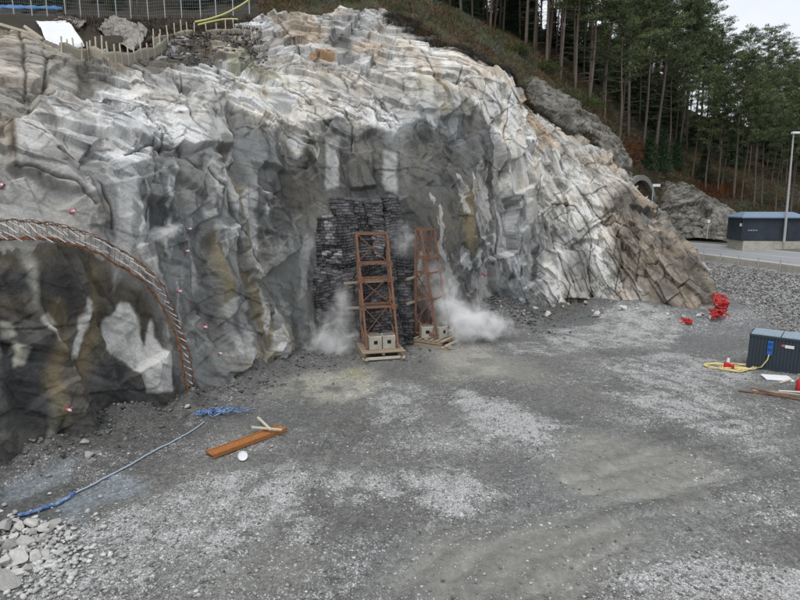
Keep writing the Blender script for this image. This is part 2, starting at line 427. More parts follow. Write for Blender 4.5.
# -- upper bare rock
paint((.62,.625,.62), [(20,120),(60,95),(110,92),(150,110),(185,110),(200,150),(165,150),(130,158),(70,150),(20,160)], 3)  # pale rock; sky light on this sloping top is put into the tone
paint((.34,.325,.295), [(-300,30),(0,38),(40,45),(80,62),(90,90),(30,110),(0,150),(-300,160)], 4)
paint((.13,.122,.105), [(60,70),(120,62),(140,80),(80,95)], 6, a=.8)
paint(SOIL, [(70,22),(110,20),(160,30),(165,46),(120,50),(90,48)], 3)
paint((.15,.14,.125), [(120,64),(165,52),(200,40),(262,42),(250,60),(200,62),(150,84)], 4)
paint(W_, [(200,85),(240,72),(300,70),(355,88),(400,120),(395,135),(330,120),(300,150),(230,110)], 4)
paint(G_, [(216,98),(250,112),(298,148),(262,160),(225,135)], 4, a=.9)
paint(OLV, [(208,50),(225,50),(270,66),(282,82),(265,80),(230,65)], 2)
paint((.48,.475,.455), [(245,45),(290,30),(360,52),(420,100),(400,118),(330,95),(270,72)], 4, a=.8)
paint(T_, [(270,14),(300,10),(325,22),(323,42),(300,42),(285,38)], 6, 2, .8)
paint(T_, [(352,30),(372,30),(382,48),(376,62),(352,56)], 6, 2, .8)
paint((.40,.27,.17), [(312,48),(335,50),(330,56),(314,54)], 2)
paint((.055,.045,.038), [(215,42),(250,46),(262,52),(240,54),(222,50)], 3, a=.8)
paint((.2,.2,.195), [(328,26),(350,30),(352,60),(330,46)], 4)
paint(W_, [(395,32),(440,38),(480,60),(520,100),(545,180),(545,260),(530,285),(500,285),(492,250),(505,200),(505,150),(480,115),(440,90),(415,80),(400,60)], 4)
paint((.36,.355,.29), [(416,70),(440,86),(470,104),(466,120),(440,118),(420,95)], 4, a=.8)
paint((.43,.435,.43), [(500,190),(545,190),(545,290),(495,285)], 8)
for p in ([(497,240),(502,190),(508,200),(498,262),(490,285),(488,270)], [(508,262),(512,255),(512,280),(507,280)], [(518,262),(527,244),(522,275),(514,282)],
          [(536,250),(542,244),(540,284),(536,282)], [(505,198),(520,193),(518,205),(506,218)], [(470,225),(480,218),(482,240),(476,262),(470,250)]): paint(D_, p, 2, .7, .85)  # shade in the vertical folds painted as dark strips
paint((.70,.68,.63), [(545,140),(600,190),(650,240),(655,320),(545,320)], 6)
paint((.44,.34,.24), [(515,98),(530,104),(560,140),(568,158),(545,150),(525,125)], 9, 2.2, .85)
paint((.42,.40,.36), [(550,140),(610,160),(650,205),(640,220),(600,190),(560,160)], 4, a=.7)
paint(RU, [(600,195),(625,200),(680,245),(720,300),(720,330),(655,326),(640,290),(610,260),(605,230)], 16, 2.5, .9)
paint((.145,.135,.12), [(612,200),(650,198),(690,240),(720,300),(722,325),(690,300),(665,260),(630,225)], 12, w=2, a=.85)
paint((.24,.235,.225), [(570,230),(590,225),(600,300),(580,315),(560,300)], 8, a=.6)
# -- ochre seepage
for p in ([(88,200),(98,200),(103,222),(98,245),(92,235)], [(92,262),(100,262),(98,330),(92,380),(82,370),(88,330)], [(9,122),(15,120),(19,165),(12,160)],
          [(232,182),(240,180),(248,205),(262,255),(276,320),(290,360),(272,350),(255,300),(245,230)], [(212,232),(218,232),(232,290),(228,330),(220,290)],
          [(463,190),(474,190),(474,258),(465,250)], [(48,300),(64,300),(62,420),(46,420)], [(436,72),(446,88),(440,125),(432,100)]):
    paint(O_, p, 4, .8, .75)
paint((.09,.06,.035), [(91,202),(96,202),(100,222),(95,235)], 1, .5, .8)
paint((.055,.04,.025), [(10,126),(15,126),(18,160),(12,158)], 1, .5, .9)
paint(BG, [(255,345),(285,325),(300,345),(306,372),(270,385),(235,372)], 6)
# -- natural variation with a shape of its own
an = R(-28); ca, sa = math.cos(an), math.sin(an)
U1 = Xs * ca + Ts * sa; V1 = -Xs * sa + Ts * ca
an = R(-62); ca, sa = math.cos(an), math.sin(an)
U2 = Xs * ca + Ts * sa; V2 = -Xs * sa + Ts * ca
bare = rough_zone
vein = fbm(np.stack([U1 / 2.2, V1 / .5, np.zeros_like(U1)], -1), 77, 5)
C = C * (1 + .38 * np.clip(vein, -1, 1) * (bare * .6 + .4))[..., None]
strk = fbm(np.stack([Xs / .55, Ts / 3.2, np.ones_like(U1)], -1), 87, 5)
isl = fbm(np.stack([(Xs * .97 + Ts * .24) / .95, (Ts * .97 - Xs * .24) / 4.4, np.ones_like(Xs) * 5], -1), 187, 5) + .35 * fbm(Pn / 7.0, 197, 2)
wetzone = poly_mask([(-300,700),(-300,245),(0,245),(50,244),(90,252),(120,270),(150,305),(165,340),(180,395),(60,480)], 8)
greyzone = np.maximum(poly_mask([(300,140),(430,120),(475,150),(475,310),(405,300),(300,200)], 10), poly_mask([(225,95),(300,150),(320,230),(315,345),(285,340),(255,230),(240,130)], 10))
thr = .08 + .85 * wetzone + .30 * greyzone
island = ss(0, .045, isl - thr) * (1 - bare); lightstrk = island
C = C * (1 - .85 * island[..., None]) + np.array((.54, .545, .535)) * (.85 + .3 * vein[..., None]) * .85 * island[..., None]
dk = ss(.12, .34, fbm(np.stack([U2 / 2.0, V2 / .45, np.ones_like(U1) * 3], -1), 97, 5)) * .42
C = C * (1 - dk * (1 - .35 * bare))[..., None]
lich = ss(.16, .42, fbm(Pn / .9, 107, 5)) * bare * .42
C = C * (1 - lich[..., None]) + np.array((.13, .11, .085)) * lich[..., None]
wm = ss(.02, .30, fbm(Pn / 2.6, 127, 4)) * bare * (.42 + .58 * ss(28, 38, cn.Sm)) * .55 * (1 - .8 * poly_mask([(600,195),(625,200),(680,245),(725,300),(725,335),(655,330),(640,290),(610,260),(605,230)], 20)); C = C * (1 - wm[..., None]) + np.array((.50, .385, .275)) * wm[..., None]
tint = fbm(Pn / 3.0, 117, 3)[..., None]
C = C * (1 + tint * np.array((.09, .03, -.06)))
# -- bright bare rock left between the sprayed parts
paint((.52,.52,.505), [(120,302),(105,320),(107,347),(122,358),(140,374),(147,390),(170,389),(167,352),(160,344),(150,318),(148,345),(140,325),(130,303)], 1, .5)
paint(P_, [(82,296),(80,325),(70,370),(84,352),(88,300)], 1, .5)
paint((.34,.33,.28), [(15,344),(27,346),(29,366),(16,368)], 1, .5)
paint((.30,.295,.26), [(0,322),(12,325),(18,338),(4,342)], 1, .6)
paint((.30,.295,.26), [(20,248),(34,248),(36,290),(34,320),(28,290)], 2, .7)
paint((.33,.325,.29), [(38,318),(48,312),(54,330),(50,345),(42,330)], 1, .6)
paint((.2,.195,.16), [(43,405),(50,400),(58,440),(44,446)], 2, .6)
for p in ([(140,240),(135,215),(148,196),(146,215)], [(150,232),(158,222),(170,222),(172,205),(176,232),(164,240)],
          [(110,185),(118,180),(128,220),(124,250),(115,255)], [(112,250),(130,240),(125,270),(116,290)],
          [(205,200),(214,190),(216,230),(208,245)], [(248,300),(254,298),(258,345),(252,362),(246,350)],
          [(222,310),(232,300),(246,340),(240,350)], [(297,250),(308,232),(314,240),(306,290),(298,300)],
          [(240,195),(250,190),(262,250),(255,265)], [(188,235),(197,225),(204,290),(196,300)], [(326,140),(338,136),(340,184),(328,188)],
          [(384,150),(394,150),(398,194),(386,190)], [(418,256),(421,250),(424,284),(416,283)], [(474,250),(479,245),(476,285),(472,285)],
          [(483,262),(488,258),(484,295),(481,295)]): paint((.42,.425,.42), p, 2, .8, .85)
# -- relief in metres along the normal
wr = np.stack([fbm(Pn / 5.0, 131, 2), fbm(Pn / 5.0 + 50, 141, 2)], -1) * .7 + .05 * warp2
Xr, Tr = cn.Sm + wr[..., 0], cn.Tm + wr[..., 1]
def turned(deg):
    a = R(deg); x, y = Xr - 38.0, Tr - 12.0; return x * math.cos(a) + y * math.sin(a), -x * math.sin(a) + y * math.cos(a)
U1, V1 = turned(-27); U2, V2 = turned(-68); U3, V3 = turned(-50)
lean = ss(33, 43, cn.Sm)                                       # the right-hand rock is jointed more steeply
U1 = U1 * (1 - lean) + U3 * lean; V1 = V1 * (1 - lean) + V3 * lean
f2, e2, i2 = facet(U1 / 2.3, V1 / .85, 13, 1.2); f3, e3, i3 = facet(U1 / .85 + 3, V1 / .4, 23, 1.2)
F1_, e1, i1 = facet(U3 / 3.4, V3 / 1.5, 73)
def ledge(v, k, sd):
    q = v + .28 * fbm(Pn / 2.6, sd, 2) + .9 * k; f = q - np.floor(q); g = h3(np.floor(q).astype(np.int64), np.floor(k * 97).astype(np.int64), np.zeros(q.shape, np.int64), sd)
    return (f - .5) * (.35 + .9 * g)
b2, _, k2 = facet(U1 / 3.4, V1 / 2.4, 83, .6); b3, _, k3 = facet(U1 / 1.3, V1 / 1.2, 93, .6); b4, _, k4 = facet(U3 / .55, V3 / .5, 99, 1.4)
det = .10 + 1.0 * ss(-.05, .3, fbm(Pn / 2.8, 191, 3))
relA = 1.35 * env(U1 / 4.8, V1 / 2.2, 3, 1.7) + .5 * env(U1 / 2.0, V1 / .95, 17, 1.7) + .26 * b2 + .42 * ledge(-V1 / 1.9, k2, 161)
relA = relA + det * (.10 * env(U1 / .8, V1 / .45, 27) + .06 * env(U3 / .33, V3 / .22, 37) + .18 * f2 + .06 * f3 + .13 * ledge(-V1 / .55, k3, 171) + .13 * b3 + .06 * b4)
relB = blur(1.6 * env(U2 / 4.2, V2 / 1.9, 43, 1.5) + .6 * env(U2 / 1.7, V2 / .8, 53, 1.5) + .12 * f2, 1) + .16 * b2
relB = relB + blur(.08 * ledge(-V1 / 1.1, k2, 181) + .08 * b3, 1) + .06 * env(U3 / .8, V3 / .5, 57) + .02 * env(U2 / .3, V2 / .2, 59)
fold = 1 - np.abs(fbm(np.stack([(Xr + .2 * Tr) / 1.25, Tr / 7.0, np.zeros_like(Xr)], -1), 67, 2)) * 2
relB = relB + .22 * fold + .035 * fbm(np.stack([Xr / .4, Tr / 1.0, np.zeros_like(Xr)], -1), 71, 4)
rel = .08 * blur(island, 1) + .5 * fbm(Pn / 6.0, 5, 2) + bare * relA + (1 - bare) * relB + .02 * fbm(Pn / .25, 9, 4)
tn = bare * (.20 * (k2 - .5) + .26 * (k3 - .5) + .18 * (i2 - .5) + .14 * (k4 - .5)) + (1 - bare) * (.12 * (k2 - .5) + .10 * (i2 - .5)); C = C * (1 + 1.25 * tn)[..., None]
crk = np.exp(-(e1 / .022) ** 2) * ss(0, .35, lean * bare) * ss(-.12, .2, fbm(Pn / 2, 151, 3)); crk2 = np.exp(-(e2 / .05) ** 2) * bare * .5 * ss(.02, .3, fbm(Pn / 2, 155, 3))
crk = np.maximum(crk, crk2); rel -= .16 * crk
C = C * (1 - .75 * crk)[..., None] + np.array((.05, .04, .032)) * .75 * crk[..., None]
SLABS = [([(175,111),(208,111),(226,152),(172,150)], .8, .04, -.10), ([(130,85),(170,82),(188,105),(175,112),(145,107)], .5, .0, .10), ([(190,95),(210,92),(222,115),(207,112)], .45, .05, .05),
 ([(35,100),(90,97),(145,107),(175,112),(172,150),(150,140),(115,130),(35,116)], .45, .0, .12), ([(295,105),(345,112),(345,125),(300,125)], .5, .0, .1), ([(357,85),(372,85),(375,135),(358,140)], .5, .1, .0),
 ([(208,48),(225,50),(280,70),(275,80),(215,58)], .4, 0, .15), ([(220,85),(300,90),(325,100),(290,105),(225,95)], .35, .02, .15), ([(240,70),(300,72),(340,86),(280,86)], .35, 0, .2),
 ([(10,125),(35,120),(95,185),(95,200),(65,190),(10,165)], .45, 0, .0), ([(172,155),(202,175),(200,195),(165,165)], .4, .1, 0), ([(142,195),(172,197),(180,220),(150,230),(135,215)], -.4, 0, 0),
 ([(260,165),(305,170),(310,210),(280,205),(255,185)], -.4, 0, 0), ([(436,80),(455,88),(475,104),(470,120),(440,118)], .35, .05, .05), ([(502,100),(520,115),(518,160),(500,165)], .6, .15, 0),
 ([(522,140),(566,146),(610,155),(605,190),(550,170)], .45, 0, .12), ([(550,178),(615,195),(615,210),(585,206)], .4, 0, .1), ([(560,212),(590,212),(600,240),(570,245)], .35, .08, 0), ([(600,225),(622,240),(618,275),(604,262)], .4, .1, .05),
 ([(556,250),(585,250),(590,300),(560,300)], .35, .1, 0), ([(395,35),(430,45),(425,80),(402,62)], .4, 0, .1), ([(460,78),(495,84),(502,112),(470,100)], .35, 0, .1), ([(0,50),(38,48),(45,70),(20,92),(0,90)], .25, 0, .1), ([(44,62),(72,66),(78,88),(50,96)], .3, 0, .1),
 ([(345,150),(372,152),(378,185),(350,188)], .35, .1, 0), ([(215,230),(236,226),(246,300),(224,330)], .35, .1, 0), ([(100,185),(132,178),(140,230),(112,290),(100,250)], .35, .06, 0)]
for pts, hh, gx_, gy_ in SLABS:
    m = poly_mask(pts, 2, .55); sc_ = [cn.st(*p) for p in pts]; s0 = sum(a for a, c in sc_) / len(sc_); t0 = sum(c for a, c in sc_) / len(sc_)
    rel = rel * (1 - m) + m * (.55 * rel + hh + gx_ * (cn.Sm - s0) + gy_ * (cn.Tm - t0))
rel -= np.median(rel)
calm = poly_mask([(298,185),(455,185),(460,350),(300,360)], 16); rel *= (1 - .7 * calm)
ARCH_LINE = [(-40,232),(0,231),(25,231),(55,233),(80,240),(102,252),(125,265),(142,280),(157,299),(168,320),(177,347),(183,372),(187,395)]
da = seg_dist(cn.Sm, cn.Tm, [cn.st(*p) for p in ARCH_LINE]); calm = np.exp(-(da / 1.3) ** 2); rel = rel * (1 - .75 * calm) + calm * .75 * blur(rel * .35, 20)
rel *= .9
CRACKS = [[(405,33),(412,48),(422,58),(438,86)], [(447,58),(458,70),(476,74),(492,76)], [(460,72),(457,92)], [(470,50),(488,64),(507,92),(520,112),(532,140)],
 [(507,95),(504,120),(500,140),(502,175)], [(545,150),(568,178),(580,196),(606,222)], [(548,205),(572,208),(585,226),(592,244),(588,268),(592,300)], [(540,176),(536,212)],
 [(556,240),(562,262),(570,285),(566,305)], [(596,214),(618,224),(640,240)], [(600,222),(616,240),(622,262),(614,290)], [(628,228),(640,250),(636,280)],
 [(280,26),(300,46),(330,70),(385,100),(400,120)], [(215,62),(250,78),(290,96),(345,118)], [(330,100),(360,104),(384,118),(390,130)], [(345,112),(352,128),(350,150)],
 [(185,110),(190,128),(200,140)], [(180,82),(186,98),(196,108)], [(85,108),(110,112),(140,112),(158,130),(162,150)], [(40,62),(45,78),(40,98)], [(20,45),(22,62),(28,90)],
 [(128,150),(150,142),(180,152),(196,168)], [(18,165),(40,172),(70,185),(90,205)], [(60,150),(85,170),(105,205),(110,230)], [(205,170),(222,190),(240,230),(262,262)]]
for k, cpl in enumerate(CRACKS):
    d = seg_dist(cn.Sm + .35 * (Xs - cn.Sm), cn.Tm + .35 * (Ts - cn.Tm), [cn.st(*p) for p in cpl])
    rel -= .15 * np.exp(-(d / .07) ** 2)
    m = np.exp(-(d / .055) ** 2)[..., None] * .85; C = C * (1 - m) + np.array((.05, .045, .038)) * m
edge = ss(0, 25, np.arange(cn.nv))[None, :] * .8 + .2
cn.Q = Pn + cn.Nrm * (rel * edge)[..., None]
wet = np.full(Pn.shape[:2], .88)
wet -= .5 * poly_mask([(-300,700),(-300,260),(60,250),(120,300),(180,395),(60,480)], 10) * ss(-.1, .3, strk)
ALPHA = np.clip(wet, .3, .95)[..., None]
C = np.clip(C, .015, .7)
mq = np_mesh('quarry_rock_face', cn.Q, grid_faces(cn.nu, cn.nv), np.concatenate([C, ALPHA], -1))
def vec_attr(me, nm, A):
    q = me.attributes.new(nm, 'FLOAT_VECTOR', 'POINT'); q.data.foreach_set('vector', np.ascontiguousarray(A.reshape(-1, 3), dtype=np.float32).ravel())
vec_attr(mq, 'joint', np.stack([U1, V1, np.clip(.22 + .78 * bare, 0, 1)], -1))
link('quarry_rock_face', mq, M['rock'], smooth=True)
set_props(bpy.data.objects['quarry_rock_face'], 'blasted grey and white rock face partly coated in sprayed concrete', 'rock face', kind='structure')
#CLIFF_END

def rock_sheet(name, cols, nu, nv, tone, tone2, amp, seed, label):
    n = Net(cols, nu, nv); P = n.P
    w = .35 * fbm(P / 2.0, seed, 3)
    x = (n.Sm + w) * .9 + n.Tm * .35; y = n.Tm + w - n.Sm * .3
    b, eb, _ = facet(x / 1.3, y / .9, seed + 13)
    r = amp * (1.3 * env(x / 2.6, y / 1.6, seed + 3, 1.1) + .5 * env(x / 1.1, y / .7, seed + 7, 1.1) + .2 * env(x / .45, y / .32, seed + 9) + .25 * b - .25 * np.exp(-(eb / .07) ** 2)) + .03 * fbm(P / .4, seed, 4)
    m = ss(-.25, .3, fbm(P / 1.1, seed + 5, 5))[..., None]
    cc = np.array(tone) * (1 - m) + np.array(tone2) * m
    li = ss(.1, .4, fbm(P / .5, seed + 9, 4))[..., None] * .6; cc = cc * (1 - li) + np.array((.07, .06, .045)) * li
    n.Q = P + n.Nrm * r[..., None]
    mq = np_mesh(name, n.Q, grid_faces(nu, nv), np.concatenate([cc, np.full(P.shape[:2] + (1,), .9)], -1)); vec_attr(mq, 'joint', np.stack([x, y, np.ones_like(x) * .8], -1))
    o = link(name, mq, M['rock'], smooth=True)
    set_props(o, label, 'rock', kind='structure'); return n
rock_sheet('rock_crag', [col3((505,112,52),(508,96,53),(512,84,54.5),(518,72,58)), col3((530,130,53),(532,108,54),(536,90,55.5),(545,80,59)), col3((560,148,53.5),(562,130,54.5),(566,112,56),(572,100,60)),
    col3((600,165,54.5),(600,150,55.5),(600,132,57),(602,122,61)), col3((622,190,56),(622,172,57),(621,156,58.5),(620,146,62)), col3((632,200,58),(632,188,59.5),(630,176,61),(628,164,64))], 340, 90,
    (.14,.135,.115), (.24,.23,.205), .8, 200, 'grey weathered crag at the forest edge above the cut')
rock_sheet('rock_cutting', [col3((652,238,68.6),(652,212,69.2),(654,190,70.4),(658,176,74)), col3((690,238,68.5),(690,214,69.5),(690,196,71),(692,186,75)), col3((712,240,66.5),(712,224,67.5),(712,208,69.5),(714,200,73)),
    col3((735,243,63.5),(735,234,64.5),(735,224,66.5),(735,214,70))], 320, 110, (.13,.125,.11), (.23,.225,.20), .9, 300, 'grey bouldery cutting behind the far road verge')

rock_sheet('rock_slab', [[at(97,27,45), at(103,24,46.5), at(110,16,49.5)], [at(113,39,41.8), at(121,32,43.5), at(130,20,47.5)], [at(131,51,39), at(140,46,40.5), at(148,30,45)]], 150, 110, (.30,.285,.265), (.20,.19,.175), .4, 800, 'pale slab of bare rock among the dark turf on the bench')
rock_sheet('rock_slab', [[at(52,20,47), at(58,18,48), at(62,15,50)], [at(66,24,45.5), at(72,21,47), at(76,17,49)], [at(78,29,44), at(84,25,45.5), at(86,19,48)]], 90, 60, (.3,.28,.26), (.2,.19,.17), .35, 830, 'small grey slab of rock behind the white tarpaulin')
# ------------------------------------------------------------------ ground of the site
def road_edge(y): return 30.3 + (55.6 - y) * .175
def gz(x, y):
    x = np.asarray(x, float); y = np.asarray(y, float)
    d = road_edge(y) - x
    base = 1.7 * ss(37.5, 45, y) * ss(13, 21, x) + .05 * (np.clip(y - 48, 0, 10))
    t = 1 - np.clip(d / 2.7, 0, 1)
    far = ss(34, 42, y)
    z = base + (4.05 - base) * t * np.where(y < 34, 0, far)
    m = np.exp(-(((x - 7.6) / 3.6) ** 2 + ((y - 44.5) / 3.4) ** 2)); z = z + 1.9 * m
    m = np.exp(-(((x + 12.2) / 2.2) ** 2 + ((y - 12.6) / 1.6) ** 2)); z = z + .25 * m
    return z
gx = np.arange(-30, 44, .085); gy = np.arange(7, 64, .085)
GX, GY = np.meshgrid(gx, gy, indexing='ij'); G3 = np.stack([GX, GY, np.zeros_like(GX)], -1)
gw = np.stack([fbm(G3 / 1.4, 401, 4), fbm(G3 / 1.4 + 30, 411, 4)], -1) * .9
QX, QY = GX + gw[..., 0], GY + gw[..., 1]
Zg = np.zeros_like(GX)
FOOT = [(-230,600),(0,470),(100,436),(195,402),(285,368),(306,350),(372,340),(440,338),(470,318),(548,313),(600,317),(650,324),(692,327),(718,323)]
def gmask(pts, soft=4):
    return blur(in_poly(QX, QY, [tuple(gp(*p)[:2]) for p in pts]).astype(float), soft)
pale = np.clip(.10 + .5 * fbm(np.stack([GX / 5 + GY * .03, GY / 2.6, GX * 0], -1), 421, 4), 0, .45)
for pts, a in (([(60,530),(200,478),(290,462),(335,470),(290,520),(230,545),(180,560),(110,545)], .75), ([(330,470),(400,470),(400,505),(330,505)], .55), ([(275,505),(310,500),(330,545),(385,550),(380,575),(300,545)], .5),
    ([(410,470),(455,470),(498,492),(490,512),(440,515),(405,500)], .85), ([(445,385),(480,395),(540,415),(560,430),(540,450),(470,430)], .75), ([(370,385),(420,380),(430,420),(380,430)], .45),
    ([(540,335),(620,318),(690,330),(660,350),(560,350)], .65), ([(500,345),(560,338),(600,352),(520,358)], .4), ([(590,360),(680,350),(760,372),(720,400),(640,395)], .5), ([(600,395),(700,385),(760,420),(800,450),(720,440)], .6),
    ([(655,458),(720,462),(735,485),(690,488),(660,475)], .7), ([(765,485),(800,488),(800,505),(770,500)], .7), ([(600,575),(700,560),(820,565),(820,620),(560,620)], .7), ([(560,585),(600,580),(600,605),(560,605)], .6),
    ([(0,590),(60,565),(160,560),(150,620),(0,620)], .65), ([(0,560),(70,540),(110,550),(60,590),(0,600)], .5), ([(460,420),(560,420),(620,450),(560,470),(480,450)], .35), ([(740,430),(800,440),(800,470),(760,460)], .4)):
    m = gmask(pts, 6) * a * (.55 + .75 * ss(-.35, .35, fbm(np.stack([GX / .9, GY / .6, GX * 0], -1), 431, 4))); pale = np.maximum(pale, m)
smooth_m = np.zeros_like(GX)
for pts in ([(380,600),(420,545),(520,520),(640,505),(660,540),(560,610)], [(580,430),(640,440),(740,470),(760,455),(700,500),(560,500),(540,470)], [(245,560),(300,530),(310,580),(240,590)], [(420,345),(480,350),(560,372),(540,385),(450,372)]):
    smooth_m = np.maximum(smooth_m, gmask(pts, 9))
pale *= (1 - .85 * smooth_m)
wetm = np.maximum.reduce([gmask([(0,488),(40,470),(75,462),(78,475),(40,490),(0,505)], 3), gmask([(48,522),(50,505),(80,490),(130,475),(135,485),(95,505),(85,520)], 3)])
dark = gmask([(-80,480),(60,452),(180,410),(240,395),(200,440),(110,490),(0,560),(-80,560)], 12)
dust = np.maximum(gmask([(318,372),(370,368),(372,392),(352,404),(320,402),(268,395),(290,380)], 5), .6 * gmask([(440,350),(490,345),(500,372),(440,385)], 8))
yel = gmask([(340,372),(356,370),(358,378),(342,380)], 4)
gcol = np.ones(G3.shape) * np.array((.148, .150, .143))
gcol *= (1 + .35 * fbm(G3 / 2.3, 441, 5))[..., None]
blu = ss(-.1, .5, fbm(G3 / 6.0, 451, 3))[..., None]; gcol = gcol * (1 - .6 * blu) + np.array((.14, .147, .153)) * .6 * blu
for m, c in ((smooth_m * .85, (.195, .196, .178)), (dark * .7, (.075, .075, .072)), (wetm, (.19, .215, .235)), (dust * .95 * ss(-.6, .2, fbm(G3 / .9, 477, 4)), (.34, .33, .285)), (yel * .5, (.30, .29, .13))):  # wet ground has the pale sky reflection put into its colour
    gcol = gcol * (1 - m[..., None]) + np.array(c) * m[..., None]
bankm = (1 - np.clip((road_edge(GY) - GX) / 3.0, 0, 1)) * ss(36, 40, GY); moundm = np.exp(-(((GX - 7.6) / 3.8) ** 2 + ((GY - 44.5) / 3.6) ** 2))
pale = np.maximum(pale * (1 - moundm * .8), np.where((GX > 27.5) & (GY > 38), .62, 0) * ss(.0, .3, bankm)); gcol = gcol * (1 - .55 * moundm[..., None])
greyramp = gmask([(660,345),(722,318),(800,305),(860,330),(760,340),(700,350)], 10)[..., None] * .7
gcol = gcol * (1 - greyramp) + np.array((.16, .165, .175)) * greyramp
# tyre tracks curving over the fine gravel
def track(pts, off, dep):
    global Zg, gcol, pale
    p = [tuple(gp(*q)[:2]) for q in pts]; d = seg_dist(GX + .25 * gw[..., 0], GY + .25 * gw[..., 1], p); k = np.exp(-((d - off) / .2) ** 2)
    lug = .6 + .4 * fbm(G3 / .5, 461, 2)
    Zg -= dep * k * lug; pale *= (1 - .6 * k * (dep > 0)); gcol *= (1 + .22 * k * lug * np.sign(dep))[..., None]
Zg = gz(GX, GY) + .07 * fbm(G3 / 2.5, 471, 4) + .035 * fbm(G3 / .55, 481, 4)
dfoot = seg_dist(QX, QY, [tuple(gp(*p)[:2]) for p in FOOT]); talus = np.exp(-(dfoot / .9)) * (.6 + .9 * ss(-.4, .4, fbm(G3 / 1.7, 475, 3))); gap = np.exp(-((GX - .5) / 4.2) ** 2 - ((GY - 38) / 3.0) ** 2)
talus *= (1 - np.clip(gap * 1.6, 0, 1)) * (1 - .8 * ss(15, 20, GX)); Zg += .75 * talus; pale *= (1 - np.clip(talus, 0, .8))
tz = np.clip(talus * 1.3, 0, 1)[..., None] * .7 * (GX < 16)[..., None]; gcol = gcol * (1 - tz) + np.array((.085, .084, .08)) * tz
rb = .06 + .25 * bankm + .12 * moundm + .03 * pale
F1, F2, bx, by, iv = voro(GX / .34, GY / .34, 491); Zg += rb * .22 * (np.clip(.6 - F1, 0, 1) * (iv * 1.3))
F1, F2, bx, by, iv2 = voro(GX / .17 + 9, GY / .17, 493); Zg += rb * .22 * np.clip(.6 - F1, 0, 1) * iv2 * (1 - smooth_m) * .7
for q in ([(400,640),(470,560),(600,505),(760,470),(860,455)], [(430,640),(520,555),(640,515),(800,500)], [(210,600),(262,540),(300,490),(330,450),(380,400)], [(600,470),(700,440),(800,425)], [(560,340),(640,370),(760,410),(860,440)]):
    track(q, .0, .10); track(q, 1.7, .10); track(q, .55, -.05)
Zg = np.where(wetm > .5, gz(GX, GY) - .05 + .01 * vnoise(G3 / .8, 5), Zg)
ground_a = np.concatenate([gcol, pale[..., None]], -1)
me = np_mesh('ground', np.stack([GX, GY, Zg], -1), grid_faces(len(gx), len(gy)), ground_a)
fa = me.attributes.new('fine', 'FLOAT', 'POINT'); fa.data.foreach_set('value', np.clip(smooth_m, 0, 1).astype(np.float32).ravel())
wa = me.attributes.new('wet', 'FLOAT', 'POINT'); wa.data.foreach_set('value', (wetm * .9 + .25 * dark).astype(np.float32).ravel())
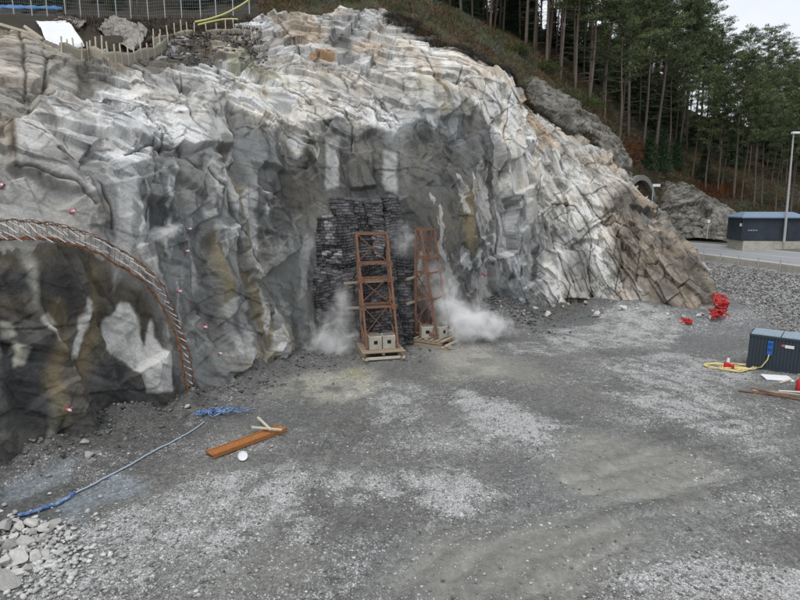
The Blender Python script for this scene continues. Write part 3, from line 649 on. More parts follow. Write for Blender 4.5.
def ground_material():
    m, nt, b = mat_new('gravel_ground'); L = nt.links.new
    tc = N(nt, 'ShaderNodeTexCoord'); at_ = N(nt, 'ShaderNodeAttribute', attribute_name='col'); wt = N(nt, 'ShaderNodeAttribute', attribute_name='wet'); fn = N(nt, 'ShaderNodeAttribute', attribute_name='fine')
    rgh = math_n(nt, 'MULTIPLY_ADD', fn.outputs['Fac'], -.8, 1.0)
    col = at_.outputs[0]; hs = []
    nb_ = N(nt, 'ShaderNodeTexNoise', Scale=1.9, Detail=10.0, Roughness=.86); L(tc.outputs['Object'], nb_.inputs['Vector'])
    pa = math_n(nt, 'ADD', at_.outputs['Alpha'], math_n(nt, 'MULTIPLY', math_n(nt, 'SUBTRACT', nb_.outputs[0], .5), 2.6)); pa = ramp(nt, pa, [(.2, 0.0), (.85, 1.0)])
    col = mixc(nt, 'MIX', math_n(nt, 'MULTIPLY', pa, .5), col, (.37, .375, .375, 1))
    n0 = N(nt, 'ShaderNodeTexNoise', Scale=3.0, Detail=8.0, Roughness=.7); L(tc.outputs['Object'], n0.inputs['Vector'])
    col = mixc(nt, 'MULTIPLY', 1.0, col, ramp(nt, n0.outputs[0], [(.3, .72), (.7, 1.25)]))
    for sc, w in ((11.0, .55), (21.0, 1.0), (38.0, 1.0)):
        v = N(nt, 'ShaderNodeTexVoronoi', Scale=sc); v.inputs['Randomness'].default_value = 1.0; L(tc.outputs['Object'], v.inputs['Vector'])
        sep = N(nt, 'ShaderNodeSeparateColor'); L(v.outputs['Color'], sep.inputs[0])
        # a stone is pale when its random number is under the local share of pale gravel
        th = math_n(nt, 'MULTIPLY', math_n(nt, 'MULTIPLY_ADD', pa, .72, math_n(nt, 'MULTIPLY', at_.outputs['Alpha'], .25)), w)
        ps = math_n(nt, 'LESS_THAN', sep.outputs[0], th)
        ins = math_n(nt, 'LESS_THAN', v.outputs['Distance'], math_n(nt, 'MULTIPLY_ADD', sep.outputs[2], .3, .34))
        f = math_n(nt, 'MULTIPLY', ps, math_n(nt, 'MULTIPLY', ins, .92))
        tone = ramp(nt, sep.outputs[1], [(0.0, (.28, .285, .29)), (.5, (.42, .425, .43)), (1.0, (.53, .53, .525))])
        col = mixc(nt, 'MIX', f, col, tone)
        sh = ramp(nt, sep.outputs[1], [(0, .72), (1, 1.26)])
        col = mixc(nt, 'MULTIPLY', math_n(nt, 'MULTIPLY', rgh, .8), col, sh)
        hs.append(math_n(nt, 'MULTIPLY', math_n(nt, 'SUBTRACT', .6, v.outputs['Distance']), 1.2 / sc))
    L(col, b.inputs['Base Color'])
    rg = math_n(nt, 'MULTIPLY_ADD', wt.outputs['Fac'], -.8, .92); L(rg, b.inputs['Roughness']); b.inputs['Specular IOR Level'].default_value = .35
    h = math_n(nt, 'ADD', math_n(nt, 'ADD', hs[0], hs[1]), hs[2])
    h = math_n(nt, 'MULTIPLY', math_n(nt, 'MULTIPLY', h, rgh), math_n(nt, 'SUBTRACT', 1.0, wt.outputs['Fac']))
    bp = N(nt, 'ShaderNodeBump', Strength=.7, Distance=.6); L(h, bp.inputs['Height']); L(bp.outputs[0], b.inputs['Normal'])
    return m
M['ground'] = ground_material()
set_props(link('ground', me, M['ground'], smooth=True), 'grey gravel ground of the work site', 'ground', kind='structure')
def gzz(x, y):
    i = int(round((x + 30) / .085)); j = int(round((y - 7) / .085))
    i = min(max(i, 0), len(gx) - 1); j = min(max(j, 0), len(gy) - 1); return float(Zg[i, j])
def gpt(px, py, dz=0.0):
    h = 0.0
    for _ in range(12):
        p = gp(px, py, h); h = .5 * h + .5 * float(gz(p.x, p.y))
    p = gp(px, py, h); return Vector((p.x, p.y, gzz(p.x, p.y) + dz))
b = MB(); b.box((0, 100, -1.3), (1600, 1600, .4)); set_props(b.build('terrain', simple('far_ground', (.09, .09, .075), .95, .3, .05)), 'flat land around the site', 'ground', kind='structure')

# ------------------------------------------------------------------ hillside above the face
HL = [col3((-230,20,33),(-230,6,42),(-230,-4,54),(-230,-10,75),(-230,-45,105)), col3((-110,26,33),(-110,12,41),(-110,4,53),(-110,-4,75),(-110,-40,105)), col3((0,40,32),(0,26,40),(0,13,52),(0,9,75),(0,-15,105)),
 col3((100,56,36),(100,34,44),(100,20,53),(100,12,75),(100,-12,105)), col3((200,40,42),(200,30,48),(200,19,55),(200,11,75),(200,-14,105)),
 col3((265,28,46),(262,14,50),(258,6,57),(260,6,75),(262,-18,105)), col3((370,12,49),(370,0,53),(370,-6,60),(370,-8,78),(370,-20,105)), col3((435,36,48),(440,24,53),(440,10,60),(440,8,78),(440,-4,105)),
 col3((508,84,49.5),(508,62,56),(505,40,64),(505,36,80),(505,16,105)), col3((543,114,53.5),(545,92,59),(545,68,66),(545,56,80),(550,32,105)), col3((604,154,54.5),(602,138,60),(600,116,66),(602,100,80),(605,62,105)),
 col3((629,214,63.5),(631,181,65.6),(639,152,71),(642,128,84),(645,86,105)), col3((690,225,72),(690,205,74),(692,188,76.5),(695,156,87),(695,112,105)), col3((730,232,66),(730,219,69),(730,207,72),(732,172,84),(735,124,105)),
 col3((800,243,60),(800,233,63),(800,222,66),(800,180,84),(800,128,105)), col3((950,262,54),(950,250,58),(950,238,62),(940,195,84),(940,160,105))]
hn = Net(HL, 520, 260); Ph = hn.P
hr = .5 * fbm(Ph / 5, 501, 3) + .22 * fbm(Ph / 1.2, 511, 4) + .05 * fbm(Ph / .3, 515, 3)
hn.Q = Ph + np.array((0, 0, 1)) * (hr * ss(0, 30, np.arange(hn.nv))[None, :] - 1.7 * (1 - ss(0, 16, np.arange(hn.nv)))[None, :])[..., None]
hm = ss(-.3, .3, fbm(Ph / 2.2, 521, 4))[..., None]; hc = np.array((.045, .043, .024)) * (1 - hm) + np.array((.065, .072, .034)) * hm
hm = ss(.1, .4, fbm(Ph / 1.5, 531, 4))[..., None]; hc = hc * (1 - hm) + np.array((.085, .048, .026)) * hm
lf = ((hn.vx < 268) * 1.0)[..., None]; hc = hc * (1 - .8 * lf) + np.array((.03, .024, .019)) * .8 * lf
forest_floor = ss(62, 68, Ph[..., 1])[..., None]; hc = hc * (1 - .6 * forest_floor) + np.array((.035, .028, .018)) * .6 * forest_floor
M['soil'] = M['rock']   # hillside and verge carry no joint attribute, so no joints show there
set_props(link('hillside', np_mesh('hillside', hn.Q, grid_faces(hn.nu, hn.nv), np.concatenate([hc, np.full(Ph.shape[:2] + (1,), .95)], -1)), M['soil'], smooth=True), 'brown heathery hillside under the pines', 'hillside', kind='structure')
HXY = hn.Q[::6, ::6].reshape(-1, 3)
def hill_z(x, y):
    d = (HXY[:, 0] - x) ** 2 + (HXY[:, 1] - y) ** 2; k = np.argsort(d)[:4]; w = 1 / (d[k] + .01); return float((HXY[k, 2] * w).sum() / w.sum())

# ------------------------------------------------------------------ far road, verge and bank
ys = np.linspace(36, 76, 60)
def strip(name, d0, d1, z0, z1, mat, label, n=4, thick=0):
    V = []
    for y in ys:
        e = road_edge(y)
        if y > 62: e -= (y - 62) ** 2 * .03
        for k in range(n):
            t = k / (n - 1); V.append((e + d0 + (d1 - d0) * t, y + .0, z0 + (z1 - z0) * t))
    return set_props(link(name, np_mesh(name, np.array(V), grid_faces(len(ys), n)[:, ::-1]), M[mat]), label, 'road', kind='structure')
strip('road', .3, 8.2, 4.50, 4.95, 'asphalt', 'pale asphalt road running from the tunnel')
strip('road_shoulder', 8.2, 12.6, 4.93, 5.12, 'asphaltdark', 'brownish gravel shoulder before the shed')
strip('road_verge', 12.5, 24, 5.05, 5.3, 'soil', 'dull verge behind the road')
bpy.data.objects['road_verge'].data.materials[0] = M['asphaltdark']
strip('road_marking', 4.3, 4.42, 4.741, 4.747, 'paint', 'worn centre line on the far road', 2)
strip('road_marking', .75, .9, 4.538, 4.546, 'paint', 'white edge line on the far road', 2)
strip('road_marking', 7.5, 7.62, 4.922, 4.929, 'paint', 'white far edge line on the road', 2)
b = MB()
for k in range(14):
    y0, y1 = 37 + k * 2.0, 39 + k * 2.0
    b.bar((road_edge(y0) + .1, y0, 4.2), (road_edge(y1) + .1, y1, 4.2), .22, .78)
set_props(b.build('road_kerb', M['concrete']), 'low concrete edge wall beside the far road', 'kerb', kind='structure')
fr = empty('guard_fence', (road_edge(50) - .25, 50, 4.2)); set_props(fr, 'low wire fence with thin grey posts below the road edge', 'fence')
loc = Vector(fr.location)
for y in np.arange(38.5, 60, 2.2):
    b = MB(); x = road_edge(y) - .25; b.tube([Vector((x, y, gzz(x, y) - .2)) - loc, Vector((x, y, 5.0)) - loc], .05, 6); b.build('post', M['galv'], fr)
b = MB()
for z in (4.2, 4.5, 4.85):
    b.tube([Vector((road_edge(y) - .25, y, z)) - loc for y in (38.5, 46, 54, 59.4)], .012, 5)
b.build('wire', M['galv'], fr)

# tunnel portal of the finished road
tp = empty('tunnel_portal', (28.6, 66.3, 4.9), R(43)); set_props(tp, 'grey concrete tunnel portal with arched hood beside the forest', 'tunnel portal')
def arch_pts(r, hgt, n=28):
    o = [(-r, 0)]
    for k in range(n + 1):
        t = math.pi * (1 - k / n); o.append((r * math.cos(t), hgt + r * math.sin(t)))
    return o + [(r, 0)]
def arch_shell(ri, ro, h, y0, y1):
    A, B = arch_pts(ri, h), arch_pts(ro, h); V = []; F = []
    for y in (y0, y1):
        V += [(x, y, z) for x, z in A] + [(x, y, z) for x, z in B]
    n = len(A); q = lambda layer, ring, k: layer * 2 * n + ring * n + k
    for k in range(n - 1):
        F += [(q(0,0,k), q(0,0,k+1), q(0,1,k+1), q(0,1,k)), (q(1,0,k), q(1,1,k), q(1,1,k+1), q(1,0,k+1)),
              (q(0,1,k), q(0,1,k+1), q(1,1,k+1), q(1,1,k)), (q(0,0,k), q(1,0,k), q(1,0,k+1), q(0,0,k+1))]
    b = MB(); b.add(V, F); return b
arch_shell(4.1, 4.7, 3.4, -.5, 0.0).build('portal_rim', simple('portal_rim', (.21, .205, .19), .9, .12, 1.0), tp)
arch_shell(4.15, 4.6, 3.35, 0.0, 9.0).build('tunnel_lining', M['concretedark'], tp)
b = MB(); b.box((6.6, .4, 2.0), (3.6, .6, 5.0)); b.box((6.6, .35, 4.6), (3.8, .8, .3)); b.build('wing_wall', M['concretedark'], tp)
b = MB(); b.box((0, 9.2, 4), (9.2, .3, 8)); b.build('tunnel_shade_panel', M['dark'], tp)  # black panel stands in for the shade deeper in the tunnel
def sign_post(name, p, h, board, label, mat):
    r = empty(name, p); set_props(r, label, 'road sign')
    b = MB(); b.tube([(0, 0, -.3), (0, 0, h)], .06, 8); b.build('post', M['galv'], r)
    b = MB(); b.box((board[0] / 2 - .1, -.08, h - board[1] / 2), (board[0], .05, board[1])); b.build('sign_board', mat, r)
p = at(651, 214, 62); sign_post('road_sign', p, p.z and (at(651, 184, 62).z - p.z), (.85, .3), 'small white sign board on a thin pole beside the tunnel portal', M['white'])
p = at(707, 236, 60); r = empty('marker_post', p); set_props(r, 'short grey post with a white box on top before the rock cutting', 'post')
b = MB(); b.tube([(0, 0, -.3), (0, 0, 1.5)], .07, 8); b.build('pole', M['galv'], r); b = MB(); b.box((0, 0, 1.6), (.3, .3, .35), bev=.03); b.build('box', M['white'], r)

# shed
sh = empty('utility_shed', (38.55, 57.6, 5.15), R(-6)); set_props(sh, 'dark blue metal clad shed with a pale hipped roof beside the road', 'shed')
Wd, Dp, H0, H1 = 5.9, 3.2, .6, 3.0
b = MB(); b.box((.2, 0, .1), (Wd, Dp + .1, 1.1)); b.build('plinth', M['concrete'], sh)
b = MB(); b.box((0, 0, (H0 + H1) / 2 + .05), (Wd, Dp, H1 - H0 - .1))
nx = 32
for k in range(nx + 1):
    x = -Wd / 2 + Wd * k / nx; b.box((x, -Dp / 2 - .02, (H0 + H1) / 2 + .05), (.05, .05, H1 - H0 - .12))
b.build('wall', M['shedblue'], sh)
b = MB(); e = .25; w2, d2 = Wd / 2 + e, Dp / 2 + e
b.add([(-w2,-d2,H1),(w2,-d2,H1),(w2,d2,H1),(-w2,d2,H1),(-w2,-d2,H1+.12),(w2,-d2,H1+.12),(w2,d2,H1+.12),(-w2,d2,H1+.12),(-w2+.9,-.5,H1+.62),(w2-.9,-.5,H1+.62),(w2-.9,.5,H1+.62),(-w2+.9,.5,H1+.62)],
      [(3,2,1,0),(0,1,5,4),(1,2,6,5),(2,3,7,6),(3,0,4,7),(4,5,9,8),(5,6,10,9),(6,7,11,10),(7,4,8,11),(8,9,10,11)])
b.build('roof', M['shedroof'], sh)
for x in (-2.35, -2.1, -1.85, -1.6):
    b = MB(); b.box((x, -Dp / 2 - .055, 1.75), (.17, .02, .09)); b.build('wall_mark', M['galv'], sh)
b = MB(); b.box((-Wd / 2 - .06, -Dp / 2 + .3, 2.3), (.14, .25, .3), bev=.02); b.build('wall_lamp', M['white'], sh)
lp = at(784.5, 238, 55.6); lt = at(793.5, 134, 55.6)
ob = empty('street_lamp', lp); set_props(ob, 'tall grey street lamp with a white head beside the blue shed', 'street lamp')
d = lt - lp; b = MB(); b.tube([(0, 0, -.5), d * .5, d], [.13, .105, .07], 10); b.build('pole', M['galv'], ob)
b = MB(); b.box(d + Vector((.1, -.15, .08)), (.75, .4, .22), bev=.07); b.build('lamp_head', M['white'], ob)

# ------------------------------------------------------------------ blasting mats over the new portal
def mat_sheet(name, quad, label, rowh=.19, pl=.42, pales=(), sag=.22, seed=1, dusty=0.0):
    """quad: top-left, top-right, bottom-right, bottom-left as (px, py, Y); a thick hanging sheet woven of overlapping tyre strips."""
    q = [np.array(list(at(*c))) for c in quad]; o0 = (q[2] + q[3]) / 2; A = np.array
    w = (np.linalg.norm(q[1] - q[0]) + np.linalg.norm(q[2] - q[3])) / 2; hh = (np.linalg.norm(q[3] - q[0]) + np.linalg.norm(q[2] - q[1])) / 2
    nu, nv = max(8, int(w / .035)), max(12, int(hh / .03)); u = np.linspace(0, 1, nu)[:, None] * np.ones((1, nv)); v = np.ones((nu, 1)) * np.linspace(0, 1, nv)[None, :]
    n = np.cross(q[1] - q[0], q[3] - q[0]); n /= np.linalg.norm(n); n = -n if n[1] > 0 else n
    fl = np.stack([u * w / 1.3, v * hh / 1.3, u * 0 + seed * 7.0], -1); wob = fbm(fl, 900, 3)
    vm = v * hh + .10 * fbm(np.stack([u * w / .8, v * hh / 1.5, u * 0 + seed], -1), 910, 2); row = np.floor(vm / rowh); fr = vm / rowh - row
    um = u * w + h3(row.astype(np.int64), row.astype(np.int64) * 0, row.astype(np.int64) * 0 + seed, 5) * pl; pc = np.floor(um / pl); fp = um / pl - pc
    rnd = h3(row.astype(np.int64), pc.astype(np.int64), row.astype(np.int64) * 0 + seed, 9); rnd2 = h3(row.astype(np.int64), pc.astype(np.int64), row.astype(np.int64) * 0 + seed, 19)
    edge = lambda a, sd: .11 * (h3(row.astype(np.int64), row.astype(np.int64) * 0, row.astype(np.int64) * 0 + seed, sd) - .35) + .07 * np.sin(v * 7 + sd + seed)
    P0 = (q[0][None, None] * (1 - u[..., None]) + q[1][None, None] * u[..., None]) * (1 - v[..., None]) + (q[3][None, None] * (1 - u[..., None]) + q[2][None, None] * u[..., None]) * v[..., None]
    ax = (q[1] - q[0]) / np.linalg.norm(q[1] - q[0])
    P0 = P0 + ax * ((u - .5) * 2 * np.where(u > .5, edge(u, 31), edge(u, 41)))[..., None]
    P0[..., 2] += (.10 * wob + .12 * (h3(pc.astype(np.int64), pc.astype(np.int64) * 0, pc.astype(np.int64) * 0 + seed, 51) - .5)) * np.exp(-v * 14)
    d = sag * (np.sin(math.pi * v) * .7 + .9 * np.sqrt(np.clip(np.sin(math.pi * u), 0, 1))) + .16 * wob + .075 * np.sqrt(fr) + .05 * (rnd - .5) - .05 * np.exp(-(np.minimum(fp, 1 - fp) / .07) ** 2) - .04 * np.exp(-((1 - fr) / .12) ** 2)
    P1 = P0 + n * d[..., None]
    g = .022 + .055 * rnd ** 2 + dusty * rnd2 + .05 * ss(.05, .5, fbm(np.stack([u * w / .7, v * hh / .7, u * 0 + seed * 3.0], -1), 920, 3))
    for (a0, a1, b0, b1, vv) in pales:
        g = np.where((u > a0 + .05 * wob) & (u < a1 + .08 * wob) & (v > b0 + .03 * wob) & (v < b1 + .05 * wob) & (rnd2 < .72), vv * (.5 + .6 * rnd), g)
    g = g * (.75 + .5 * h3((u * w / .05).astype(np.int64), (v * hh / .05).astype(np.int64), row.astype(np.int64) * 0 + seed, 61))
    root = empty(name, Vector(o0)); set_props(root, label, 'blasting mat', 'black blasting mats hung over the tunnel opening')
    o = link('tyre_weave', np_mesh('tyre_weave', P1 - o0, grid_faces(nu, nv), np.stack([g, g, g * 1.03 + .002], -1)), M['rubber'], root); m = o.modifiers.new('t', 'SOLIDIFY'); m.thickness = .14; m.offset = 0
    b = MB()
    for uu in np.arange(.05, 1, max(.09, .32 / w)):
        i = int(uu * (nu - 1)); b.tube([Vector(P1[i, j] - o0 + n * .075) for j in range(0, nv, max(1, nv // 40))], .011, 4)
    b.build('steel_cable', M['cable'], root)
mat_sheet('blasting_mat', [(311,217,36.4),(356,214,36.5),(360,300,36.2),(309,300,36.2)], 'wide black blasting mat with a pale dusted corner, furthest left over the opening', pales=((.28,.7,.40,.56,.30),(.32,.5,.02,.3,.20),(.0,.45,.62,.82,.13),(.1,.6,.0,.05,.3)), seed=1)
mat_sheet('blasting_mat', [(330,199,36.75),(354,198,36.8),(355,226,36.6),(338,224,36.6)], 'short tapering black mat at the top, above the wide left mat', pales=((.2,1,.8,1,.22),), seed=2, dusty=.015)
mat_sheet('blasting_mat', [(354,199,36.9),(364,200,36.9),(378,262,36.5),(357,262,36.5)], 'dark blank triangular mat between the two upper mats', seed=3)
mat_sheet('blasting_mat', [(364.5,201,36.6),(383,201,36.65),(383,260,36.3),(377,260,36.3)], 'mat narrowing downwards to a point behind the front rusty tower', seed=4, dusty=.03, pales=((0,1,.5,1,.2),))
mat_sheet('blasting_mat', [(383.5,197,37.0),(399,195,37.0),(405,262,36.8),(384,262,36.8)], 'bluish black mat hanging right of the pointed one, under drifting dust', seed=5, dusty=.02)
mat_sheet('blasting_mat', [(310,266,35.9),(352,272,35.8),(358,345,35.4),(312,345,35.5)], 'dusty lower left black mat reaching the ground in the smoke', pales=((.0,.4,.03,.45,.16),(0,.2,.5,1,.1)), seed=6)
mat_sheet('blasting_mat', [(345,272,35.3),(392,252,35.4),(403,345,34.9),(347,346,34.8)], 'black mat standing right behind the front rusty tower', seed=7, sag=.2)
mat_sheet('blasting_mat', [(391,257,36.2),(411,259,36.4),(413,342,36.2),(398,342,36.0)], 'narrow black mat standing in the gap between the two rusty towers', seed=8)
mat_sheet('blasting_mat', [(317,283,35.0),(353,272,34.9),(356,346,34.6),(320,346,34.8)], 'black mat sloped across the lower left mat beside the smoke', seed=9, sag=.15)

# ------------------------------------------------------------------ rusty towers
def tower(x, y, rz, w, d, h, name, label, lean):
    r = empty(name, (x, y, gzz(x, y)), rz); set_props(r, label, 'steel tower', 'rusty lattice towers before the tunnel opening')
    z0 = .62; tw = w * .9; top = {}; bot = {}
    for sx in (0, 1):
        for sy in (0, 1):
            bot[sx, sy] = Vector((sx * w + (.1 if sx == 0 else -.05), -sy * d, z0)); top[sx, sy] = Vector((lean + sx * tw, -.12 - sy * .35, h - (.05 if sy else 0)))
    for k in bot:
        b = MB(); b.bar(bot[k], top[k], .13, .14); b.build('leg', M['rust'], r)
    lv = lambda k, t: bot[k].lerp(top[k], t)
    for t, tk in ((.03, .34), (.36, .14), (.60, .13), (.74, .12), (1.0, .12)):
        for sy in (0, 1):
            b = MB(); b.bar(lv((0, sy), t), lv((1, sy), t), .1, tk if sy == 0 else .12); b.build('crossbar', M['rust'], r)
        for sx in (0, 1):
            b = MB(); b.bar(lv((sx, 0), t), lv((sx, 1), t), .07, .09); b.build('crossbar', M['rust'], r)
    for t in (.36, .60, .74):
        for sx in (0, 1):
            b = MB(); q = lv((sx, 1), t); b.box(q + Vector((0, -.1, 0)), (.3, .03, .34))
            for dx, dz in ((-.09, -.1), (.09, -.1), (-.09, .1), (.09, .1)): b.tube([q + Vector((dx, -.11, dz)), q + Vector((dx, -.145, dz))], .025, 6)
            b.build('gusset_plate', M['rust'], r)
    b = MB(); b.bar(lv((0, 0), .04), lv((1, 0), .04), .06, .75); b.build('base_plate', M['rust'], r)
    for t0, t1 in ((.04, .36), (.36, .60), (.74, 1.0)):
        for sy in (0,):
            for a, c in (((0, sy), (1, sy)), ((1, sy), (0, sy))):
                b = MB(); b.bar(lv(a, t0), lv(c, t1), .055, .075); b.build('brace', M['rust'], r)
    n = 6
    for sx in (0, 1):
        for k in range(n):
            t0, t1 = k / n, (k + 1) / n; a, c = ((sx, 0), (sx, 1)) if k % 2 else ((sx, 1), (sx, 0))
            b = MB(); b.bar(lv(a, t0), lv(c, t1), .05, .06); b.build('brace', M['rust'], r)
    for t in (.33, .56):
        b = MB(); b.bar(lv((0, 0), t) + Vector((-.95, .1, -.05)), lv((1, 0), t) + Vector((.35, .1, .05)), .16, .13); b.build('outrigger', M['wood'], r)
    b = MB()
    for sx in (-.15, w * .5, w + .1): b.box((sx, -d * .5, .38), (.16, d + 1.0, .18))
    for k in range(7): b.box((w * .5, .2 - k * (d + .7) / 6.0, .52), (w + .55, .22, .08))
    b.build('platform', M['wood'], r)
    for sx in (-.1, w + .05):
        b = MB(); b.box((sx, -d * .5 - .2, .12), (.2, d + 1.5, .22)); b.box((sx, -d - 1.0, .2), (.2, .3, .16), Matrix.Rotation(-.5, 3, 'X')); b.build('skid', M['wood'], r)
    b = MB(); b.box((w * .5, -d - .62, .16), (w + .5, .14, .14)); b.build('skid_crossbar', M['palewood'], r)
    return r
t1 = tower(-2.55, 34.3, R(13), 2.15, 1.7, 7.75, 'rusty_lattice_tower', 'rusty lattice tower standing in front, wide face towards the yard', -.28)
t2 = tower(1.0, 36.2, R(58), 2.0, 1.7, 7.9, 'rusty_lattice_tower', 'rusty lattice tower seen edge on beside the right dust cloud', -.05)
def conc_block(p, rz, s, label):
    r = empty('concrete_block', p, rz); set_props(r, label, 'concrete block', 'concrete ballast blocks on the towers')
    b = MB(); b.box((0, 0, s[2] / 2), s, bev=.04); b.build('block_body', M['concrete'], r)
    b = MB(); b.box((0, -s[1] / 2 - .004, s[2] * .55), (.24, .02, .22), bev=.005); b.build('socket_shade_plate', M['dark'], r)  # thin black plate stands in for the shade inside the socket
    b = MB(); b.box((0, 0, s[2] + .012), (s[0] * .8, s[1] * .8, .03)); b.build('block_top', M['concretedark'], r)
    b = MB(); b.tube([(-.1, 0, s[2]), (-.09, 0, s[2] + .12), (.09, 0, s[2] + .12), (.1, 0, s[2])], .02, 6); b.build('lifting_eye', M['rust'], r)
M1 = t1.matrix_basis.copy() if False else Matrix.Translation(t1.location) @ Matrix.Rotation(R(13), 4, 'Z'); M2 = Matrix.Translation(t2.location) @ Matrix.Rotation(R(58), 4, 'Z')
conc_block(M1 @ Vector((.62, -1.35, .56)), R(17), (.82, .9, .85), 'left cream concrete block on the front tower platform')
conc_block(M1 @ Vector((1.52, -1.3, .56)), R(13), (.82, .9, .85), 'right cream concrete block on the front tower platform')
conc_block(M2 @ Vector((.30, -.75, .56)), R(10), (.8, .8, .8), 'grey concrete block in the foot of the edge on tower, nearer the mats')
conc_block(M2 @ Vector((.75, -1.55, .56)), R(50), (.8, .8, .8), 'pale concrete block in the foot of the edge on tower, nearer the dust')

# ------------------------------------------------------------------ spiling bolts along the next portal arch
outer = [(-40,224),(0,221),(25,222),(50,225),(75,231),(100,243),(125,258),(145,275),(160,293),(172,315),(180,345),(187,370),(191,392)]
inner = [(-40,240),(0,240),(20,240),(45,239),(60,243),(85,251),(105,261),(125,273),(140,285),(155,305),(165,325),(173,350),(179,375),(184,396)]
def along(pl, n):
    d = [0]
    for a, c in zip(pl[:-1], pl[1:]): d.append(d[-1] + math.hypot(c[0] - a[0], c[1] - a[1]))
    t = np.linspace(0, d[-1], n); return list(zip(np.interp(t, d, [p[0] for p in pl]), np.interp(t, d, [p[1] for p in pl])))
oq = [cn.on(px, py, .28) for px, py in along(outer, 60)]; iq = [cn.on(px, py, .28) for px, py in along(inner, 60)]
def smooth_line(q, k=3):
    a = np.array([list(v) for v in q])
    for _ in range(k): a[1:-1] = (a[:-2] + 2 * a[1:-1] + a[2:]) / 4
    return [Vector(v) for v in a]
oq, iq = smooth_line(oq, 8), smooth_line(iq, 8)
o0 = iq[-1].copy(); ar = empty('bolt_arch', o0); set_props(ar, 'rusty reinforcing arch with pale bolts along the left rock face', 'reinforcing arch')
def lines(seq, r, name, mat, nwire=4, wob=.1):
    b = MB()
    for k in range(nwire):
        b.tube([p - o0 + Vector((random.uniform(-wob, wob), random.uniform(-wob, wob), random.uniform(-wob, wob))) for p in seq], r, 5)
    b.build(name, mat, ar)
lines(oq, .02, 'outer_rebar', M['rust'], 3, .08); lines(iq, .028, 'inner_rebar', M['rustbright'], 3, .07)
mid = [a.lerp(c, .5) for a, c in zip(oq, iq)]
b = MB()
for k in range(0, 59):
    b.tube([oq[k] - o0, iq[min(k + 1, 59)] - o0], .012, 4)
b.build('tie_wire', M['rust'], ar)
bd = Vector((.85, -.45, -.33)).normalized()
nb = 46
for k in range(nb):
    t = k / (nb - 1); f = t * 59; i = min(int(f), 58)
    for row in ((.22, .72) if t < .62 else (.5,)):
        a = oq[i].lerp(oq[i + 1], f - i); c = iq[i].lerp(iq[i + 1], f - i); s0 = a.lerp(c, row + random.uniform(-.12, .12))
        L = (1.45 - .95 * t) * random.uniform(.6, 1.2)
        if random.random() < .14: continue
        dd = (bd + Vector((random.uniform(-.12, .12), random.uniform(-.1, .1), random.uniform(-.13, .13)))).normalized()
        b = MB(); b.tube([s0 - o0 - dd * .45 * L, s0 - o0 + dd * .55 * L], .02, 6); b.build('bolt', M['rod'], ar)
for px, py, lb in ((72,212,'pink sprayed bolt plate on the pale rock above the arch'), (187,252,'pink tipped bolt on grey rock right of the arch crown'), (179,291,'pink tipped bolt beside the falling side of the arch'), (205,327,'pink tipped bolt right of the arch, midway down'), (220,353,'pink tipped bolt low on the rock beyond the arch foot'), (69,409,'pink sprayed mark on a stone below the arch'), (1,186,'pink sprayed mark high on the rock above the arch end'), (189,229,'orange sprayed dot above the pink tipped bolt')):
    q = cn.hit(px, py, .03); i, j = cn.ij(px, py); nn = Vector(cn.Nrm[i, j])
    r = empty('rock_bolt', q); set_props(r, lb, 'rock bolt', 'marked bolts in the rock face')
    s = random.uniform(.05, .085); b = MB(); b.tube([-nn * .1, nn * .06], s, 9); b.tube([nn * .05 + Vector((.05, 0, .03)), nn * .05 + Vector((s * 1.9, 0, s * 1.3))], s * .5, 6); b.build('sprayed_plate', M['pink'], r)
    b = MB(); b.tube([nn * .02, nn * .2], .045, 7); b.build('bolt_end', M['white'], r)
def spray_mark(name, net_pts, label):
    o = cn.hit(*net_pts[0], .0); b = MB()
    for a, c in zip(net_pts[:-1], net_pts[1:]): b.tube([cn.hit(*a, .03) - o, cn.hit((a[0] + c[0]) / 2, (a[1] + c[1]) / 2, .03) - o, cn.hit(*c, .03) - o], .04, 5)
    r = b.build(name, M['pink']); r.location = o; set_props(r, label, 'paint mark')
spray_mark('paint_mark', [(480,276),(483,274),(486,277),(489,275),(492,276)], 'red paint mark on grey rock above the gravel mound')

# ------------------------------------------------------------------ things on the yard
a = gpt(210, 457); c = gpt(283, 430); d = (c - a); L = d.length; rz = math.atan2(d.y, d.x)
r = empty('steel_channel', (a + c) / 2, rz); set_props(r, 'long flat rusty orange steel channel lying on the gravel', 'steel beam')
b = MB(); b.box((0, 0, .12), (L, .52, .05)); b.box((0, -.25, .1), (L, .05, .16)); b.box((0, .25, .1), (L, .05, .16))
b.build('channel_body', simple('orange_channel_rust', (.36, .15, .045), .85, .4, 1.6, c2=(.25, .10, .035)), r)
for p0, p1, lb in (((258,423),(271,437),'pale wood lath leaning on the rusty channel end'), ((252,433),(282,437),'pale wood lath lying across the rusty channel')):
    a = gpt(*p0, .28); c = gpt(*p1, .32); b = MB(); b.bar((0, 0, 0), c - a, .1, .06); o = b.build('wood_lath', M['palewood']); o.location = a; set_props(o, lb, 'lath')
p = gpt(243, 460, .0); r = empty('white_bucket', p); set_props(r, 'round white bucket lid lying beside the rusty channel', 'lid')
b = MB(); b.tube([(0, 0, .02), (0, 0, .06)], [.18, .18], 24); o = b.build('lid_disc', M['white'], r); o.rotation_euler = (R(57), 0, R(20)); o.location = (0, 0, .17); b = MB(); b.tube([(.16 * math.cos(t), .16 * math.sin(t), .06) for t in np.linspace(0, 2 * math.pi, 25)], .018, 6); rr = b.build('lid_rim', M['white'], r); rr.rotation_euler = (R(57), 0, R(20)); rr.location = (0, 0, .17)
r0 = gpt(217, 415); b = MB(); rb_ = random.Random(12)
